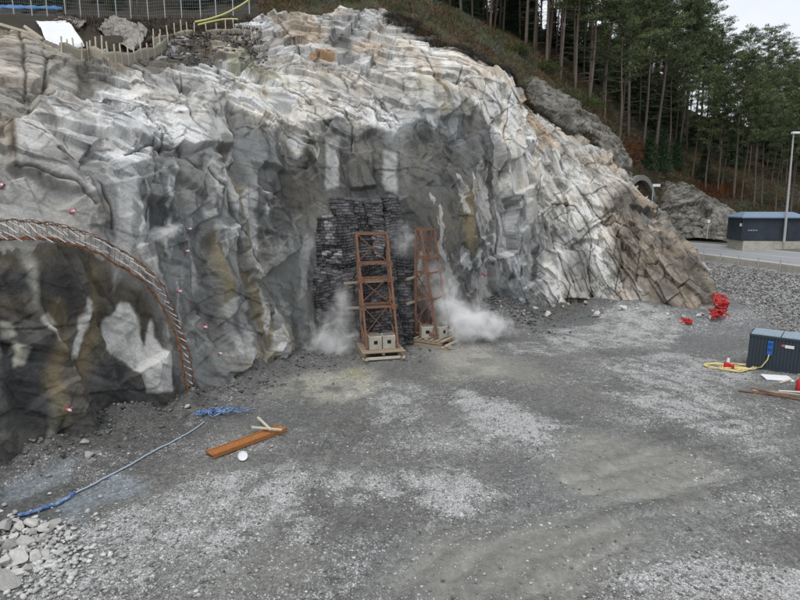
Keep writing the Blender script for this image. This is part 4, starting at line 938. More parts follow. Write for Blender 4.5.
for k in range(34):
    p = Vector((rb_.gauss(-.1, .55), rb_.gauss(0, .2), .04)); an = rb_.gauss(0, .5); L_ = rb_.uniform(.25, 1.0); q = []
    for t in np.linspace(-.5, .5, 7): q.append(p + Vector((math.cos(an) * L_ * t + .08 * math.sin(9 * t + k), math.sin(an) * L_ * t * .6 + .14 * math.sin(6 * t + k * 1.7), .05 + .14 * abs(math.sin(4 * t + k)) * math.exp(-abs(p.x)))))
    b.tube(q, rb_.choice((.014, .02, .028)), 5)
o = b.build('plastic_bundle', M['blue']); o.location = r0; o.rotation_euler = (0, 0, R(14)); set_props(o, 'tangled bundle of blue plastic strips on the dark gravel', 'plastic bundle')
def ground_line(name, pts, r, mat, label, cat, n=40, h=.03):
    q = [gpt(px, py) for px, py in along(pts, n)]; o0 = q[0].copy()
    q = [Vector((p.x, p.y, gzz(p.x, p.y) + r + h)) - o0 for p in q]; b = MB(); b.tube(q, r, 7); o = b.build(name, mat); o.location = o0; set_props(o, label, cat); return o
ground_line('water_hose', [(55,506),(75,495),(100,482),(130,467),(160,450),(185,437),(204,424)], .028, M['hose'], 'long thin pale hose running across the wet gravel to the blue bundle', 'hose')
ground_line('blue_hose', [(18,519),(32,515),(50,509),(62,502),(75,495)], .055, M['blue'], 'short blue hose end lying by the pale boulders', 'hose', 20)
# container with roof lids and sockets
a = gp(747, 367); ct = empty('power_container', (a.x, a.y, gzz(a.x, a.y) + .02), R(-40)); set_props(ct, 'dark navy corrugated container with pale roof lids on the gravel', 'container')
LX, LY, LZ = 4.4, 1.75, 2.0
b = MB(); b.box((LX / 2, LY / 2, LZ / 2 + .05), (LX, LY, LZ - .1))
for k in range(26):
    x = .12 + k * (LX - .24) / 25; b.box((x, -.02, LZ / 2 + .05), (.09, .05, LZ - .25))
for k in range(10):
    y = .12 + k * (LY - .24) / 9; b.box((-.02, y, LZ / 2 + .05), (.05, .09, LZ - .25))
for z in (.1, LZ - .03): b.box((LX / 2, -.03, z), (LX + .08, .07, .12)); b.box((-.03, LY / 2, z), (.07, LY - .05, .12))
b.build('container_body', M['navy'], ct)
for k in range(3):
    x0 = k * LX / 3; f = empty('dummy'); bpy.data.objects.remove(f)
    b = MB(); b.box((x0 + LX / 6, LY / 2, LZ + .05), (LX / 3 - .05, LY + .06, .07), bev=.015)
    for q in range(7): b.box((x0 + .16 + q * (LX / 3 - .3) / 6, LY / 2, LZ + .095), (.05, LY - .1, .03))
    b.build('roof_lid', M['roofpaint'], ct)
b = MB(); b.box((1.02, -.07, 1.32), (.27, .09, .84), bev=.02); sp_ = b.build('socket_panel', M['bluesocket'], ct)
for z in (1.0, 1.32, 1.64):
    b = MB(); b.tube([(1.02, -.11, z), (1.02, -.18, z - .03)], .095, 12); b.build('socket', M['bluesocket'], sp_)
b = MB(); b.box((1.92, -.055, 1.55), (.42, .02, .17)); lb = b.build('white_sticker', M['white'], ct)
b = MB(); b.box((1.62, -.055, 1.58), (.16, .02, .12)); b.build('red_sticker', M['pink'], ct)
Mc = Matrix.Translation(ct.location) @ Matrix.Rotation(R(-40), 4, 'Z')
co = gpt(729, 368); cb = empty('cable_reel', co); set_props(cb, 'loose loops of yellow cable on the gravel plugged into the container', 'cable')
b = MB()
for k in range(9):
    cxy = Vector((-.55, .12, 0)) if k < 3 else (Vector((.75, .05, 0)) if k < 6 else Vector((.05, -.35, 0))); rr = random.uniform(.5, .68)
    b.tube([cxy + Vector((rr * 1.15 * math.cos(t) + .05 * math.sin(3 * t + k), rr * .8 * math.sin(t), .06 + .035 * (k % 3) + .02 * math.sin(5 * t + k))) for t in np.linspace(0, 2 * math.pi, 30)], .034, 6)
w0 = Mc @ Vector((1.02, -.25, 1.0)) - co; e0 = Vector((1.2, -.1, .06))
b.tube([e0.lerp(w0, t) - Vector((0, 0, .75 * math.sin(math.pi * t) * (1 - .35 * t))) + Vector((0, -.25 * math.sin(math.pi * t), .0)) if t > 0 and t < 1 else e0.lerp(w0, t) for t in np.linspace(0, 1, 5)][:1] + [e0 + Vector((.35, -.05, .0)), e0.lerp(w0, .45) + Vector((.12, -.1, -.28)), e0.lerp(w0, .8) + Vector((.08, -.1, -.12)), w0], .034, 6)
b.build('cable', M['yellow'], cb)
p = gpt(728.5, 369, .05); r = empty('red_connector', p); set_props(r, 'small red plug with a white cap among the yellow cable loops', 'plug')
b = MB(); b.tube([(-.12, 0, .04), (-.1, 0, .32), (-.06, 0, .36)], [.17, .17, .1], 12); b.box((.14, 0, .14), (.28, .22, .2), bev=.04); b.build('plug_body', M['red'], r); b = MB(); b.tube([(-.08, 0, .34), (-.06, 0, .62)], [.1, .07], 10); b.build('plug_cap', M['white'], r)
p = gpt(777, 379); b = MB(); b.box((0, 0, .07), (1.35, .85, .05), bev=.012); o = b.build('white_board', M['white']); o.location = p; o.rotation_euler = (R(3), 0, R(-14)); set_props(o, 'white board lying flat on the gravel before the container', 'board')
p = gpt(786, 383); b = MB(); b.bar((-.5, -.22, .06), (.4, .22, .1), .1, .06); o = b.build('wood_stick', M['palewood']); o.location = p; set_props(o, 'short pale stick beside the white board', 'stick')
for k, (p0, p1, rr, lb) in enumerate((((738,391),(818,403),.05,'long dark rusty rod, lower one of the rods at the frame edge'), ((752,393),(815,399),.06,'brown wooden pole lying between the rods'), ((778,394),(818,397),.05,'short grey rod lying on top of the poles'), ((750,392),(790,401),.04,'thin rusty rod crossing under the wooden pole'))):
    a = gpt(*p0, rr + .03 + .05 * k); c = gpt(*p1, rr + .03 + .05 * k); b = MB(); b.tube([(0, 0, 0), (c - a) * .5 + Vector((0, 0, .02)), c - a], rr, 7); o = b.build('steel_rod' if k != 1 else 'wooden_pole', M['rust'] if k in (0, 3) else M['wood'] if k == 1 else M['rod']); o.location = a; set_props(o, lb, 'rod')
p = gpt(799.5, 393); r = empty('fire_extinguisher', p); set_props(r, 'red bottle with a pale top standing by the rods at the container', 'extinguisher')
b = MB(); b.tube([(0, 0, 0), (0, 0, .05), (0, 0, .62), (0, 0, .74), (0, 0, .8)], [.17, .2, .2, .14, .07], 18); b.build('bottle', M['red'], r, True)
b = MB(); b.tube([(0, 0, .78), (0, 0, 1.0)], [.07, .1], 12); b.box((-.06, 0, 1.0), (.32, .08, .06)); b.build('valve_cap', M['wood'], r)
b = MB(); b.tube([(.08, 0, .9), (.3, -.02, .75), (.27, -.05, .35), (.2, -.05, .2)], .025, 6); b.build('nozzle_hose', M['dark'], r)
# red hose by the outcrop nose
o0 = gpt(716, 321); b = MB(); rs = random.Random(4)
for k in range(22):
    low = k % 2; c0 = Vector((rs.uniform(-.3, .1), .1, rs.uniform(.25, .75))) if low else Vector((rs.uniform(.0, .4), .1, rs.uniform(1.1, 1.7))); rx = rs.uniform(.3, .62); rz_ = rs.uniform(.14, .42); tl = rs.uniform(-.7, .7); ph = rs.uniform(0, 6.28); span = rs.uniform(2.2, 5.4); q = []
    for t in np.linspace(0, span, 16):
        u, v = rx * math.cos(ph + t), rz_ * math.sin(ph + t); q.append(c0 + Vector((u * math.cos(tl) - v * math.sin(tl), -.28 + .3 * math.sin(t * .8 + k), max(-.2, u * math.sin(tl) + v * math.cos(tl)))))
    b.tube(q, .05, 6)
for k in range(7):
    b.tube([Vector((-.35 + .05 * k, .1, 2.15 - .05 * k)), Vector((-.1 + .06 * k, -.15, 1.5)), Vector((.15 + .08 * k, -.2, 1.1 + .1 * math.sin(k))), Vector((.4 + .02 * k, 0, 1.35 + .06 * k))], .07, 6)
o = b.build('red_hose_pile', M['red']); o.location = o0; set_props(o, 'tall tangle of red hose heaped at the end of the rock outcrop', 'hose')
o0 = gpt(684, 325, .3); b = MB()
for k in range(14):
    b.tube([Vector((rs.uniform(-.55, .1), -.1, rs.uniform(-.2, .25))), Vector((rs.uniform(-.1, .2), -.25, rs.uniform(-.1, .25))), Vector((rs.uniform(.2, .6), -.1, rs.uniform(-.25, .15)))], .055, 6)
o = b.build('red_strap', M['red']); o.location = o0; set_props(o, 'red plastic strap crumpled on the ground at the foot of the brown outcrop', 'strap')

# ------------------------------------------------------------------ boulders and rubble
M['stone'] = simple('fresh_stone', (1, 1, 1), .9, .22, 3.0, use_attr=True, bump=.5)
def stone_mesh(seed, sub=2, squash=(1, .8, .62)):
    r = random.Random(seed); bm = bmesh.new(); bmesh.ops.create_icosphere(bm, subdivisions=sub, radius=.5)
    pl = []
    for _ in range(15):
        n = Vector((r.gauss(0, 1), r.gauss(0, 1), r.gauss(0, 1))).normalized(); pl.append((n, r.uniform(.2, .38)))
    for v in bm.verts:
        for n, d in pl:
            e = v.co.dot(n) - d
            if e > 0: v.co -= n * e
        v.co = Vector((v.co.x * squash[0], v.co.y * squash[1], v.co.z * squash[2])) * 1.25
        v.co += Vector((r.uniform(-1, 1), r.uniform(-1, 1), r.uniform(-1, 1))) * (.012 if sub < 3 else .008)
    vs = [v.co.copy() for v in bm.verts]; fs = [[v.index for v in f.verts] for f in bm.faces]; bm.free(); return vs, fs
STN = [stone_mesh(k, 3) for k in range(10)]; STL = [stone_mesh(50 + k, 1) for k in range(10)]
def stone_obj(k, tone):
    b = MB(); b.add(*STN[k], (tone, tone * .985, tone * .95)); me = bpy.data.meshes.new('boulder'); me.from_pydata(b.v, [], b.f)
    a = me.color_attributes.new('col', 'FLOAT_COLOR', 'POINT'); a.data.foreach_set('color', np.tile((tone, tone * .985, tone * .95, 1), len(b.v)).astype(np.float32)); me.materials.append(M['stone']); return me
SM = [stone_obj(k % 10, (.46, .52, .34)[k // 10]) for k in range(30)]
def boulder(p, s, label, group, sink=.3):
    o = bpy.data.objects.new('boulder', random.choice(SM)); COL.objects.link(o); o.location = p + Vector((0, 0, s * .31 - s * sink * .3)); o.scale = (s * random.uniform(.85, 1.2), s * random.uniform(.8, 1.1), s * random.uniform(.8, 1.15))
    o.rotation_euler = (random.uniform(-.5, .5), random.uniform(-.5, .5), random.uniform(0, 6.28)); set_props(o, label, 'boulder', group)
big = [(6,531,.75),(20,529,.6),(33,526,.7),(26,545,.7),(10,548,.65),(44,531,.5),(54,527,.55),(40,543,.45),(3,566,.7),(20,562,.85),(35,560,.6),(8,585,.8),(18,575,.5),(62,530,.45),(52,545,.4),(72,522,.4),(28,572,.5),(2,545,.5),(46,556,.45),(14,539,.5),(68,536,.35),(-12,556,.8),(-14,532,.7),(-10,580,.7),(34,535,.4),(16,524,.45)]
for px, py, s in big: boulder(gpt(px, py), s * .82, 'pale angular boulder in the heap at the lower left corner of the yard', 'pale boulders heaped beside the blue hose')
for px, py, s, lb in ((86,452,.35,'small white stone, upper of the two by the dark rock foot'), (90,460,.4,'small white stone, lower of the two by the dark rock foot'), (188,416,.3,'white stone left of the blue plastic bundle'), (272,447,.15,'tiny white stone right of the rusty channel')):
    boulder(gpt(px, py), s, lb, None)
for k in range(46):
    px = random.uniform(500, 715); py = 308 + random.gauss(0, 4.5) + max(0, (px - 560)) * .07; boulder(gpt(px, min(py, 330)), .2 + .65 * random.random() ** 2.2, 'grey boulder fallen along the foot of the bright outcrop', 'boulders along the foot of the outcrop')
def scatter(name, n, samp, smin, smax, tones, label, mat='stone', p=2.2):
    b = [];
    VV = []; FF = []; CC = []; off = 0; r = random.Random(hash(name) % 1000 if False else len(name) * 7)
    for _ in range(n):
        q = samp(r)
        if q is None: continue
        vs, fs = r.choice(STL); s = smin + (smax - smin) * r.random() ** p; an = r.uniform(0, 6.28); c, sn = math.cos(an), math.sin(an)
        V = np.array([list(v) for v in vs]) * s; V = np.stack([V[:, 0] * c - V[:, 1] * sn, V[:, 0] * sn + V[:, 1] * c, V[:, 2] + s * .14], 1) + np.array(q)
        t = r.choice(tones) * r.uniform(.8, 1.2); VV.append(V); FF.append(np.array(fs) + off); off += len(V); CC.append(np.tile((t, t, t * .98), (len(V), 1)))
    o = link(name, np_mesh(name, np.concatenate(VV), np.concatenate(FF), np.concatenate(CC)), M[mat]); set_props(o, label, 'gravel', kind='stuff')
def samp_ground(r):
    for _ in range(30):
        y = 11 + 38 * r.random() ** 1.7; x = r.uniform(-.80, .80) * y * 1.0
        if not (-29 < x < 43): continue
        i = int((x + 30) / .085); j = int((y - 7) / .085)
        if r.random() < pale[i, j] * 1.1 + .06 and wetm[i, j] < .3: return (x, y, Zg[i, j])
    return None
scatter('gravel', 16000, samp_ground, .03, .15, (.13, .17, .22, .27, .32, .38), 'loose grey and white gravel strewn over the yard', p=3.6)
def samp_bank(r):
    for _ in range(30):
        y = r.uniform(38, 56); x = road_edge(y) - r.uniform(.2, 4.6)
        if r.random() < .9: return (x, y, gzz(x, y))
scatter('bank_rubble', 11000, samp_bank, .05, .28, (.2, .26, .33, .38, .13), 'grey rubble stones on the road bank', p=1.8)
def samp_heap(r):
    px = r.gauss(38, 30); py = r.gauss(553, 20); q = gpt(px, py); return (q.x, q.y, q.z + .02)
scatter('heap_rubble', 900, samp_heap, .06, .26, (.36, .44, .5), 'small pale rubble between the heaped boulders', p=1.6)
def samp_foot(r):
    px = r.uniform(20, 560); pts = [(20,462),(100,436),(195,402),(285,372),(306,356),(440,340),(470,312),(560,312)]
    py = np.interp(px, [p[0] for p in pts], [p[1] for p in pts]) + abs(r.gauss(0, 9)) - 2; q = gpt(px, py); return tuple(q)
scatter('foot_rubble', 1700, samp_foot, .04, .30, (.06, .08, .1, .14, .2), 'dark rubble along the foot of the rock face', p=2.6)
def samp_bench(r):
    px, py = r.uniform(85, 268), r.gauss(48, 9); i, j = cn.ij(px, py); q = cn.Q[i, j]
    if cn.vy[i, -1] < py < 72: return tuple(q)
scatter('bench_rubble', 1300, samp_bench, .08, .5, (.08, .12, .18, .28, .4), 'broken stones strewn on the hilltop bench', p=2.4)
def samp_mound(r):
    x = r.gauss(7.6, 2.4); y = r.gauss(43.4, 1.9); return (x, y, gzz(x, y))
scatter('mound_rubble', 1800, samp_mound, .08, .42, (.06, .09, .12, .16, .26), 'dark gravel mound rubble beside the dust cloud', p=2.6)

# ------------------------------------------------------------------ bench above the left face: fence, stakes, sheets
def hill_on(px, py): 
    i, j = hn.ij(px, py); return Vector(hn.Q[i, j])
fq = [hill_on(px, py) for px, py in along([(-120,12),(0,18),(60,19),(120,19),(200,19),(250,12)], 23)]
o0 = fq[10].copy(); gf = empty('wire_fence', o0); set_props(gf, 'tall wire mesh fence with grey posts along the hilltop', 'fence')
for p in fq:
    b = MB(); b.tube([p - o0 - Vector((0, 0, .4)), p - o0 + Vector((0, 0, 3.2))], .055, 7); b.build('post', M['galv'], gf)
b = MB()
for h in np.arange(.1, 3.2, .3): b.tube([p - o0 + Vector((0, 0, h)) for p in fq], .012, 4)
for a, c in zip(fq[:-1], fq[1:]):
    for t in np.arange(.0, 1, .125): q = a.lerp(c, t) - o0; b.tube([q + Vector((0, 0, .05)), q + Vector((0, 0, 3.15))], .009, 4)
b.build('mesh_wire', simple('fence_wire', (.22, .235, .25), .5, .1, metal=.3, bump=0), gf)
def sheet(name, pts, mat, label, cat, seed, lift=.12, nx=26, ny=12):
    """pts: four corners on the ground as picture points; a thick draped sheet following the ground."""
    c = [hill_on(*p) for p in pts]; V = []
    for i in range(nx):
        for j in range(ny):
            u, v = i / (nx - 1), j / (ny - 1); q = c[0].lerp(c[1], u).lerp(c[3].lerp(c[2], u), v)
            V.append(q)
    V = np.array([list(v) for v in V]); n = fbm(V * np.array((1.6, .7, 1)), seed, 3); V[:, 2] += lift + .22 * n + .25 * np.sin(np.pi * np.tile(np.linspace(0, 1, ny), nx))
    o = link(name, np_mesh(name, V, grid_faces(nx, ny)), mat, smooth=True); m = o.modifiers.new('t', 'SOLIDIFY'); m.thickness = .04; set_props(o, label, cat); return o
sheet('white_tarpaulin', [(36,25),(66,27),(85,44),(50,43)], M['white'], 'crumpled white tarpaulin spread over rock on the left bench', 'tarpaulin', 601, .35)
sheet('blue_tarpaulin', [(-60,9.5),(64,10.5),(64,12.5),(-60,12.5)], M['bluecloth'], 'long blue sheet lying along the foot of the hilltop fence', 'tarpaulin', 611, .2, 40, 6)
def stakes(name, line, n, hh, label, sheet_h):
    q = [hill_on(*p) if False else cn.hit(*p) for p in along(line, n)]; q = smooth_line(q, 3); o0 = q[n // 2].copy(); r = empty(name, o0); set_props(r, label, 'barrier')
    for k, p in enumerate(q):
        h = hh * random.uniform(.8, 1.2); b = MB(); b.bar(p - o0 - Vector((0, 0, .3)), p - o0 + Vector((random.uniform(-.08, .08), 0, h)), .06, .06); b.build('stake', M['palewood'], r)
    V = []
    for k, p in enumerate(q):
        for j in range(5): V.append(list(p - o0 + Vector((0, -.06 + .05 * math.sin(k * 2.1 + j), -.25 + sheet_h * j / 4 * (1 + .12 * math.sin(k * 1.7))))))
    o = link('cloth', np_mesh('cloth', np.array(V), grid_faces(n, 5)), M['planksheet'], r); m = o.modifiers.new('t', 'SOLIDIFY'); m.thickness = .03
stakes('stake_barrier', [(62,51),(76,54),(88,57)], 5, .75, 'low tan board barrier with stakes in front of the white tarpaulin', .7)
stakes('stake_barrier', [(90,56),(105,60),(122,63),(140,60),(152,54),(166,48)], 13, 1.0, 'staked silt barrier dipping below the pale slabs', .75)
stakes('stake_barrier', [(153,40),(165,35),(178,29),(195,25)], 7, .9, 'short staked barrier climbing towards the fence', .55)
stakes('stake_barrier', [(207,28),(222,29),(238,31),(252,32)], 6, .75, 'low stake barrier before the yellow hoses', .4)
for p0, p1, lb in (((-6,15),(30,38),'long pale timber pole leaning down over the left bench'), ((26,29),(43,44),'shorter pale timber pole lying right of the long one')):
    a = cn.hit(*p0, .3); c = cn.hit(*p1, .3); b = MB(); b.bar((0, 0, 0), c - a, .13, .13); o = b.build('timber_pole', M['palewood']); o.location = a; set_props(o, lb, 'pole')
for pts, lb in (([(195,22),(210,19),(225,14),(240,6),(252,-2),(262,-9)], 'upper pale yellow hose rising past the fence to the rock knob'), ([(198,25),(210,22),(222,19.5),(232,19),(238,19.5)], 'lower pale yellow hose lying on the hilltop beside the fence')):
    q = [at(px, py, 47 + .02 * k) for k, (px, py) in enumerate(along(pts, 14))]; o0 = q[0].copy(); b = MB(); b.tube([p - o0 for p in q], .075, 7); o = b.build('yellow_hose', simple('yellow_hose', (.62, .62, .25), .6, .1)); o.location = o0; set_props(o, lb, 'hose')

# ------------------------------------------------------------------ forest
def quads(cs, rng_, size, n, flat=.45, asp=3.2, up=.3):
    """n leaf-sized faces in a flattened clump round each centre."""
    k = len(cs); c = np.repeat(cs, n, 0); m = k * n
    d = rng_.normal(size=(m, 3)); d /= np.linalg.norm(d, axis=1, keepdims=True); r = rng_.random((m, 1)) ** .5
    off = d * r * np.repeat(size, n)[:, None] * np.array((1, 1, flat)); c = c + off
    a = d * np.array((1, 1, .5)) + rng_.normal(size=(m, 3)) * .5 + np.array((0, 0, up)); a /= np.linalg.norm(a, axis=1, keepdims=True)
    t = rng_.normal(size=(m, 3)); s = np.cross(a, t); s /= np.linalg.norm(s, axis=1, keepdims=True) + 1e-9
    return c, a, s
def leaf_mesh(name, cs, size, n, ll, lw, tone, rng_, flat=.45, jit=.35):
    c, a, s = quads(cs, rng_, size, n, flat); m = len(c); L = ll * (.7 + .6 * rng_.random((m, 1))); w = lw * (.7 + .6 * rng_.random((m, 1)))
    V = np.stack([c - s * w * .35, c + s * w * .35, c + a * L + s * w * .12, c + a * L - s * w * .12], 1).reshape(-1, 3)
    F = np.arange(m * 4).reshape(-1, 4); g = np.repeat(1 + jit * (rng_.random(len(cs)) * 2 - 1), n)[:, None] * (1 + .14 * (rng_.random((m, 1)) * 2 - 1))
    col = np.repeat(np.clip(g * np.array(tone), 0, 2), 4, 0); return np_mesh(name, V, F, col)
def pine(h, start, seed, spread, label_kind):
    r = random.Random(seed); rg = np.random.default_rng(seed); root = empty('pine_tree')
    bend = [r.uniform(-.3, .3), r.uniform(-.3, .3)]; pts = []; rad = []
    for k in range(11):
        t = k / 10; pts.append(Vector((bend[0] * math.sin(t * 3) + .15 * math.sin(t * 7 + seed), bend[1] * math.sin(t * 2.5), -.6 + (h + .3) * t))); rad.append((.155 * (1 - t) ** .8 + .025) * h / 19)
    b = MB(); b.tube(pts, rad, 8)
    tip = []; sz = []
    pos = lambda t: pts[min(int(t * 10), 9)].lerp(pts[min(int(t * 10), 9) + 1], t * 10 - min(int(t * 10), 9))
    nl = 34
    for k in range(nl):
        t = start + (1 - start) * ((k + r.random()) / nl); q = pos(t); u = (t - start) / (1 - start)
        prof = (.35 + .9 * math.sin(math.pi * min(1, .18 + u * .78)) ** .8) * spread * r.uniform(.55, 1.15); an = k * 2.4 + r.uniform(-.6, .6)
        dr = Vector((math.cos(an), math.sin(an), .12 + .5 * u + r.uniform(-.15, .15))); e = q + dr * prof
        b.tube([q, q + dr * prof * .5 + Vector((0, 0, -.06)), e], [.05, .035, .015], 5)
        for w in (.35, .6, .82, 1.0):
            if r.random() < .88: tip.append(list(q + dr * prof * w + Vector((r.gauss(0, .22), r.gauss(0, .22), r.gauss(0.06, .12))))); sz.append(r.uniform(.45, .9) * (1.0 if w > .5 else .8))
    for k in range(34):                                         # dead limbs under the crown
        t = r.uniform(.16, start); q = pos(t); an = r.uniform(0, 6.28); L = r.uniform(.5, 1.9); b.tube([q, q + Vector((math.cos(an) * L * .6, math.sin(an) * L * .6, .05)), q + Vector((math.cos(an) * L, math.sin(an) * L, -.1))], [.025, .018, .008], 4)
    b.build('trunk', M['bark'], root, True)
    me = leaf_mesh('crown', np.array(tip), np.array(sz), 56, .30, .11, (1, 1, 1), rg, .38, .62)
    link('crown', me, M['needle'], root); return root
def spruce(h, seed, mat='needle_dark', tone=(1, 1, 1), w=.26):
    r = random.Random(seed); rg = np.random.default_rng(seed); root = empty('spruce_tree'); b = MB(); b.tube([(0, 0, -.3), (0, 0, h * .5), (0, 0, h)], [.035 * h * .5, .02 * h * .5, .01], 7); b.build('trunk', M['bark'], root, True)
    tip = []; sz = []; k = 0; z = h * .1
    while z < h:
        u = z / h; L = (1 - u) ** .85 * h * w + .12
        for q in range(int(5 + L * 3)):
            an = k * 2.4; k += 1
            for t in (.35, .7, 1.0): tip.append([math.cos(an) * L * t * r.uniform(.8, 1.1), math.sin(an) * L * t * r.uniform(.8, 1.1), z - L * t * .28 + r.gauss(0, .06)]); sz.append(.12 + .16 * L)
        z += .3 + .1 * (1 - u)
    link('crown', leaf_mesh('crown', np.array(tip), np.array(sz), 16, .22, .09, tone, rg, .4, .35), M[mat], root); return root
def bush(name, h, w, seed, mat, tone, n=60, ll=.16, lw=.08, flat=.8):
    r = random.Random(seed); rg = np.random.default_rng(seed); root = empty(name); b = MB(); tip = []; sz = []
    for k in range(n):
        an = r.uniform(0, 6.28); rr = w * r.random() ** .6; z = h * (r.uniform(.15, 1.0)) * (1 - .4 * (rr / w) ** 2); tip.append([rr * math.cos(an), rr * math.sin(an), z]); sz.append(r.uniform(.14, .3) * w)
        if k % 4 == 0: b.tube([(0, 0, -.2), (rr * math.cos(an) * .4, rr * math.sin(an) * .4, z * .6), tip[-1]], [.03, .02, .008], 5)
    b.build('stem', M['dead'], root); link('foliage', leaf_mesh('foliage', np.array(tip), np.array(sz), 36, ll, lw, tone, rg, flat, .35), M[mat], root); return root
PINES = [pine(20, .49, 1, 3.3, 0), pine(21, .54, 2, 2.9, 0), pine(19, .43, 3, 3.5, 0), pine(22, .57, 4, 2.8, 0), pine(18, .48, 5, 3.1, 0)]
used = set()
def place(protos, p, rz, s, label, cat, group):
    src = random.choice(protos)
    if src.name in used: o = copy_tree(src)
    else: o = src; used.add(src.name)
    if cat == 'pine tree': s *= float(np.interp(view_of(np.array(p))[0], [600, 680, 760, 800], [1, .91, .77, .68]))
    o.location = p; o.rotation_euler = (random.uniform(-.03, .03), random.uniform(-.015, .05), rz); kx = .82 if s < .75 else 1.0; o.scale = (s * kx * random.uniform(.85, 1.1), s * kx * random.uniform(.85, 1.1), s); set_props(o, label, cat, group); return o
taken = []
def free(p, d):
    for q in taken:
        if (q[0] - p.x) ** 2 + (q[1] - p.y) ** 2 < d * d: return False
    taken.append((p.x, p.y)); return True
L1 = ('tall pine with a bare pale trunk on the front edge of the forest', 'pine tree', 'pines along the forest edge')
L2 = ('pine deeper in the forest, standing behind the edge trees', 'pine tree', 'pines deeper in the forest')
L3 = ('pine standing in the dark wood behind the hilltop fence', 'pine tree', 'pines behind the hilltop fence')
for px, py in ((619,145),(629,139),(645,148),(657,156),(679,158),(691,180),(706,192),(717,196),(721,192),(735,203),(753,209),(761,208),(487,26),(495,31),(502,34),(472,19),(520,40),(528,50),(534,53),(463,14),(560,82),(574,94),(590,108),(604,120),(776,214),(790,216),(806,220),(452,9),(548,70),(668,160),(742,205),(838,224),(860,228)):
    p = hill_on(px, py); free(p, .1); place(PINES, p - Vector((0, 0, .1)), random.uniform(0, 6.28), random.uniform(.76, 1.14), *L1)
cnt = 0
while cnt < 165:
    px = random.uniform(425, 930); i, j = hn.ij(px, 150); i = min(max(int(np.interp(px, hn.vx[:, hn.nv // 2], np.arange(hn.nu))), 0), hn.nu - 1)
    j = random.randint(int(hn.nv * .45), hn.nv - 2); p = Vector(hn.Q[i, j])
    if p.y > 64 and free(p, 1.7): place(PINES, p - Vector((0, 0, .1)), random.uniform(0, 6.28), random.uniform(.72, 1.14), *L2); cnt += 1
cnt = 0
while cnt < 80:
    i = random.randint(0, int(np.interp(420, hn.vx[:, hn.nv // 2], np.arange(hn.nu)))); j = random.randint(int(hn.nv * .48), hn.nv - 2); p = Vector(hn.Q[i, j])
    if p.y > 56 and free(p, 1.5): place(PINES, p - Vector((0, 0, .1)), random.uniform(0, 6.28), random.uniform(.8, 1.05), *L3); cnt += 1
SPR = [spruce(4.2, 21), spruce(3.2, 22, tone=(1.3, 1.25, 1.1)), spruce(5.5, 23, tone=(.8, .85, .8))]
for px, py, s, lb in ((648,172,1.15,'young spruce between the forest edge and the tunnel hood'), (662,176,1.0,'young spruce right of the tunnel, in front of the dark trunks'), (676,172,.8,'small spruce between two pale trunks right of the tunnel'), (702,185,.9,'small spruce above the grey cutting')):
    p = hill_on(px, py); place(SPR, p, 1.0, s, lb, 'spruce tree', None)
cnt = 0
while cnt < 200:
    i = random.randint(0, hn.nu - 1); j = random.randint(int(hn.nv * .55), int(hn.nv * .97)); p = Vector(hn.Q[i, j])
    if p.y > 66 and free(p, 1.2): place(SPR, p, random.uniform(0, 6), random.uniform(.8, 1.9), 'low dark spruce growing among the trunks inside the forest', 'spruce tree', 'young spruces under the pines'); cnt += 1
GB = [bush('green_bush', 1.6, 1.5, 31, 'leafgreen', (1, 1, 1)), bush('green_bush', 1.3, 1.3, 32, 'leafgreen', (.7, .7, .7))]
for px, py, s, lb in ((592,112,1.0,'bright green bush at the foot of the forest edge trunks'), (548,76,1.0,'low green bush behind the bare ridge crest'), (520,56,.9,'dark green bush above the ridge below the tall trunks'), (575,104,.8,'small green bush left of the bright bush at the forest edge')):
    place(GB, hill_on(px, py), 0, s, lb, 'bush', None)
def heath(name, n, samp, tones, label, ll, lw, size, per=14, flat=.6):
    r = random.Random(5 + n); rg = np.random.default_rng(n); cs = []; cl = []
    while len(cs) < n:
        q = samp(r)
        if q is not None: cs.append(q)
    cs = np.array(cs); c, a, s = quads(cs, rg, np.full(n, size) * (.6 + .8 * rg.random(n)), per, flat, up=.8); m = len(c)
    L = ll * (.6 + .8 * rg.random((m, 1))); w = lw * (.7 + .6 * rg.random((m, 1)))
    V = np.stack([c - s * w * .4, c + s * w * .4, c + a * L + s * w * .2, c + a * L - s * w * .2], 1).reshape(-1, 3)
    pn = fbm(cs / 2.4, 701, 3); ti = np.clip(((pn * 1.1 + .5) * len(tones) + rg.normal(size=n) * .6).astype(int), 0, len(tones) - 1)
    col = np.repeat(np.array(tones)[np.repeat(ti, per)] * (.7 + .6 * rg.random((m, 1))), 4, 0)
    o = link(name, np_mesh(name, V, np.arange(m * 4).reshape(-1, 4), col), M['heath']); set_props(o, label, 'undergrowth', kind='stuff')
i370 = int(np.interp(262, hn.vx[:, 100], np.arange(hn.nu)))
def samp_heath(r):
    i = r.randint(i370, hn.nu - 1); j = r.randint(2, int(hn.nv * .62)); p = hn.Q[i, j]
    if r.random() < ss(60, 64, abs(0)) + 1: return tuple(p + np.array((0, 0, .08)))
heath('heather', 14000, samp_heath, ((.13, .125, .11), (.085, .085, .045), (.07, .085, .032), (.10, .08, .045), (.12, .055, .027), (.15, .13, .09)), 'heather and low shrubs on the slope under the forest', .34, .05, .38)
def samp_brack(r):
    px, py = (r.gauss(636, 14), r.gauss(152, 6)) if r.random() < .5 else (r.gauss(712, 14), r.gauss(194, 5)); i, j = hn.ij(px, py); return tuple(hn.Q[i, j] + np.array((0, 0, .25)))
heath('bracken', 420, samp_brack, ((.13, .05, .025), (.16, .07, .03), (.10, .05, .03)), 'rust brown dead bracken at the forest edge', .4, .07, .5, 22)
icr0 = int(np.interp(385, cn.vx[:, -4], np.arange(cn.nu))); icr1 = int(np.interp(600, cn.vx[:, -4], np.arange(cn.nu)))
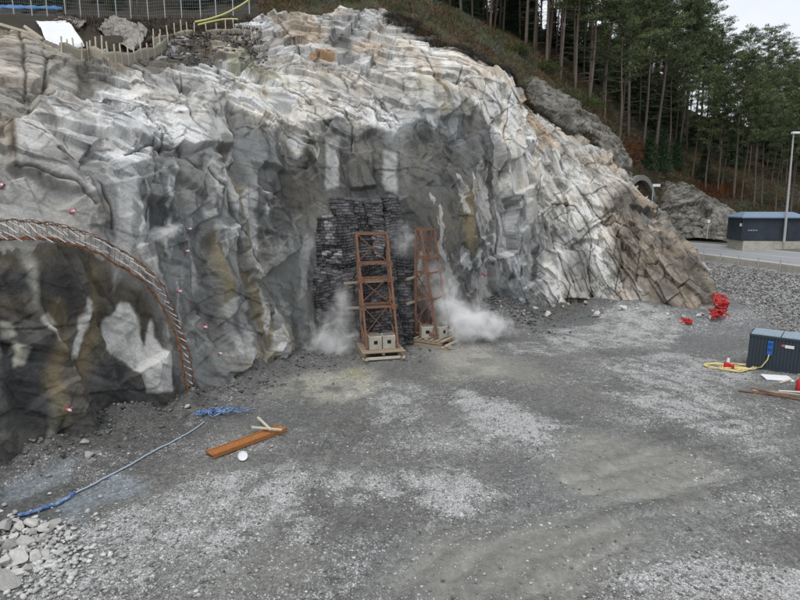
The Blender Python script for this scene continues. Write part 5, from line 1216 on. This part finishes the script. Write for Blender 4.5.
def samp_crest(r):
    i = r.randint(icr0, icr1); j = r.randint(int(cn.nv * .955), cn.nv - 1); return tuple(cn.Q[i, j] + np.array((0, 0, .05)))
heath('crest_heather', 1500, samp_crest, ((.10, .095, .085), (.06, .055, .04), (.085, .06, .035)), 'grey heather hanging over the crest of the rock face', .3, .045, .3)
def samp_soil(r):
    px, py = r.uniform(60, 260), r.uniform(18, 50)
    i, j = cn.ij(px, py) if py > 34 else hn.ij(px, py); q = cn.Q[i, j] if py > 34 else hn.Q[i, j]; return tuple(q)
heath('bench_undergrowth', 1100, samp_soil, ((.045, .03, .022), (.07, .045, .03), (.035, .028, .02)), 'dark brown roots and turf on the hilltop bench', .3, .04, .28)

for o in [o for o in bpy.data.objects if o.type == 'EMPTY' and o.parent is None and not o.get('label')]:
    for c in list(o.children): bpy.data.objects.remove(c)
    bpy.data.objects.remove(o)
# ------------------------------------------------------------------ dust from the blast
def dust(name, p, size, blobs, dens, label, seed, ns=1.3):
    bm = bmesh.new(); bmesh.ops.create_icosphere(bm, subdivisions=4, radius=1.0)
    for v in bm.verts: v.co = Vector((v.co.x * size[0], v.co.y * size[1], v.co.z * size[2]))
    me = bpy.data.meshes.new(name); bm.to_mesh(me); bm.free()
    m = bpy.data.materials.new(name); m.use_nodes = True; nt = m.node_tree; nt.nodes.clear(); L = nt.links.new
    out = nt.nodes.new('ShaderNodeOutputMaterial'); pv = nt.nodes.new('ShaderNodeVolumePrincipled'); L(pv.outputs[0], out.inputs['Volume'])
    pv.inputs['Color'].default_value = (.985, .99, .995, 1); pv.inputs['Anisotropy'].default_value = 0.0
    tc = N(nt, 'ShaderNodeTexCoord'); n1 = N(nt, 'ShaderNodeTexNoise', Scale=ns, Detail=8.0, Roughness=.68, Distortion=.6); mp = N(nt, 'ShaderNodeMapping'); mp.inputs['Location'].default_value = (seed, seed * 2, 0); L(tc.outputs['Object'], mp.inputs[0]); L(mp.outputs[0], n1.inputs['Vector'])
    tot = None
    for (c, rr, k) in blobs:
        sb = nt.nodes.new('ShaderNodeVectorMath'); sb.operation = 'SUBTRACT'; L(tc.outputs['Object'], sb.inputs[0]); sb.inputs[1].default_value = c
        dv = nt.nodes.new('ShaderNodeVectorMath'); dv.operation = 'DIVIDE'; L(sb.outputs[0], dv.inputs[0]); dv.inputs[1].default_value = rr
        ln = nt.nodes.new('ShaderNodeVectorMath'); ln.operation = 'LENGTH'; L(dv.outputs[0], ln.inputs[0])
        f = math_n(nt, 'SUBTRACT', 1.0, ln.outputs['Value']); f = math_n(nt, 'ADD', f, math_n(nt, 'MULTIPLY', math_n(nt, 'SUBTRACT', n1.outputs[0], .52), 3.0))
        f = math_n(nt, 'MINIMUM', math_n(nt, 'MAXIMUM', f, 0.0), 1.0); f = math_n(nt, 'MULTIPLY', math_n(nt, 'MULTIPLY', f, f), k * 1.6)
        tot = f if tot is None else math_n(nt, 'ADD', tot, f)
    L(math_n(nt, 'MULTIPLY', tot, dens), pv.inputs['Density'])
    o = link(name, me, m); o.location = p; set_props(o, label, 'dust cloud'); return o
dust('dust_cloud', at(335, 343, 33.8), (3.4, 2.2, 5.4), [((-.2, 0, -.3), (2.2, 1.4, 1.7), .9), ((.45, 0, 1.6), (1.5, 1.2, 3.0), .45), ((-1.2, .2, .4), (1.4, 1.2, 1.6), .4)], 2.2, 'thin white dust rising before the left mats', 3, .95)
dust('dust_cloud', at(462, 318, 37.0), (5.6, 2.4, 6.6), [((.5, -.2, -.3), (3.0, 1.6, 2.0), 1.0), ((-1.2, 0, 1.2), (1.7, 1.4, 2.6), .5), ((-2.3, .2, 2.8), (1.2, 1.1, 2.0), .25), ((2.2, 0, -.8), (2.0, 1.4, 1.2), .45)], 2.4, 'dense white dust cloud right of the edge on tower', 8, .85)
dust('dust_cloud', at(401, 244, 36.3), (2.0, 1.0, 2.8), [((0, 0, 0), (1.3, .8, 2.2), .6)], 1.8, 'small pale dust puff high between the two towers', 5, 1.0)

# ------------------------------------------------------------------ light, sky, camera
w = bpy.data.worlds.new('World'); S.world = w; w.use_nodes = True; nt = w.node_tree; L = nt.links.new
bg = nt.nodes['Background']; sky = nt.nodes.new('ShaderNodeTexSky'); sky.sky_type = 'NISHITA'; sky.sun_disc = False
SUN_EL, SUN_AZ = R(62), R(205)
sky.sun_elevation = SUN_EL; sky.sun_rotation = SUN_AZ; sky.air_density = 1.0; sky.dust_density = 4.0; sky.ozone_density = 1.0
tc = N(nt, 'ShaderNodeTexCoord'); n1 = N(nt, 'ShaderNodeTexNoise', Scale=2.2, Detail=6.0, Roughness=.6); mp = N(nt, 'ShaderNodeMapping'); mp.inputs['Scale'].default_value = (1, 1, 2.5); L(tc.outputs['Generated'], mp.inputs[0]); L(mp.outputs[0], n1.inputs['Vector'])
cl = ramp(nt, n1.outputs[0], [(.3, (6.6, 6.95, 7.4)), (.7, (8.0, 8.15, 8.3))])
L(mixc(nt, 'MIX', .88, sky.outputs[0], cl), bg.inputs['Color']); bg.inputs['Strength'].default_value = .128
sl = bpy.data.lights.new('sun', 'SUN'); sl.energy = 1.45; sl.angle = R(13); sl.color = (1, .97, .93); so = bpy.data.objects.new('sun', sl); COL.objects.link(so)
dv = Vector((math.sin(SUN_AZ) * math.cos(SUN_EL), math.cos(SUN_AZ) * math.cos(SUN_EL), math.sin(SUN_EL)))
so.rotation_euler = dv.to_track_quat('Z', 'Y').to_euler(); so.location = (0, -20, 60)
cd = bpy.data.cameras.new('camera'); cd.sensor_width = 36; cd.lens = 36 * FOC / 800; cd.clip_end = 3000; cd.clip_start = .1
co = bpy.data.objects.new('camera', cd); COL.objects.link(co); co.location = (0, 0, CAM_Z); co.rotation_euler = (R(90) - PITCH, 0, 0); S.camera = co
S.view_settings.view_transform = 'Standard'; S.view_settings.look = 'None'; S.view_settings.exposure = 0.15; S.view_settings.gamma = 1.0; S.view_settings.use_curve_mapping = False
S.cycles.use_denoising = True; S.cycles.volume_step_rate = 1.0; S.cycles.volume_max_steps = 128; S.cycles.max_bounces = 10; S.cycles.diffuse_bounces = 4; S.cycles.volume_bounces = 8
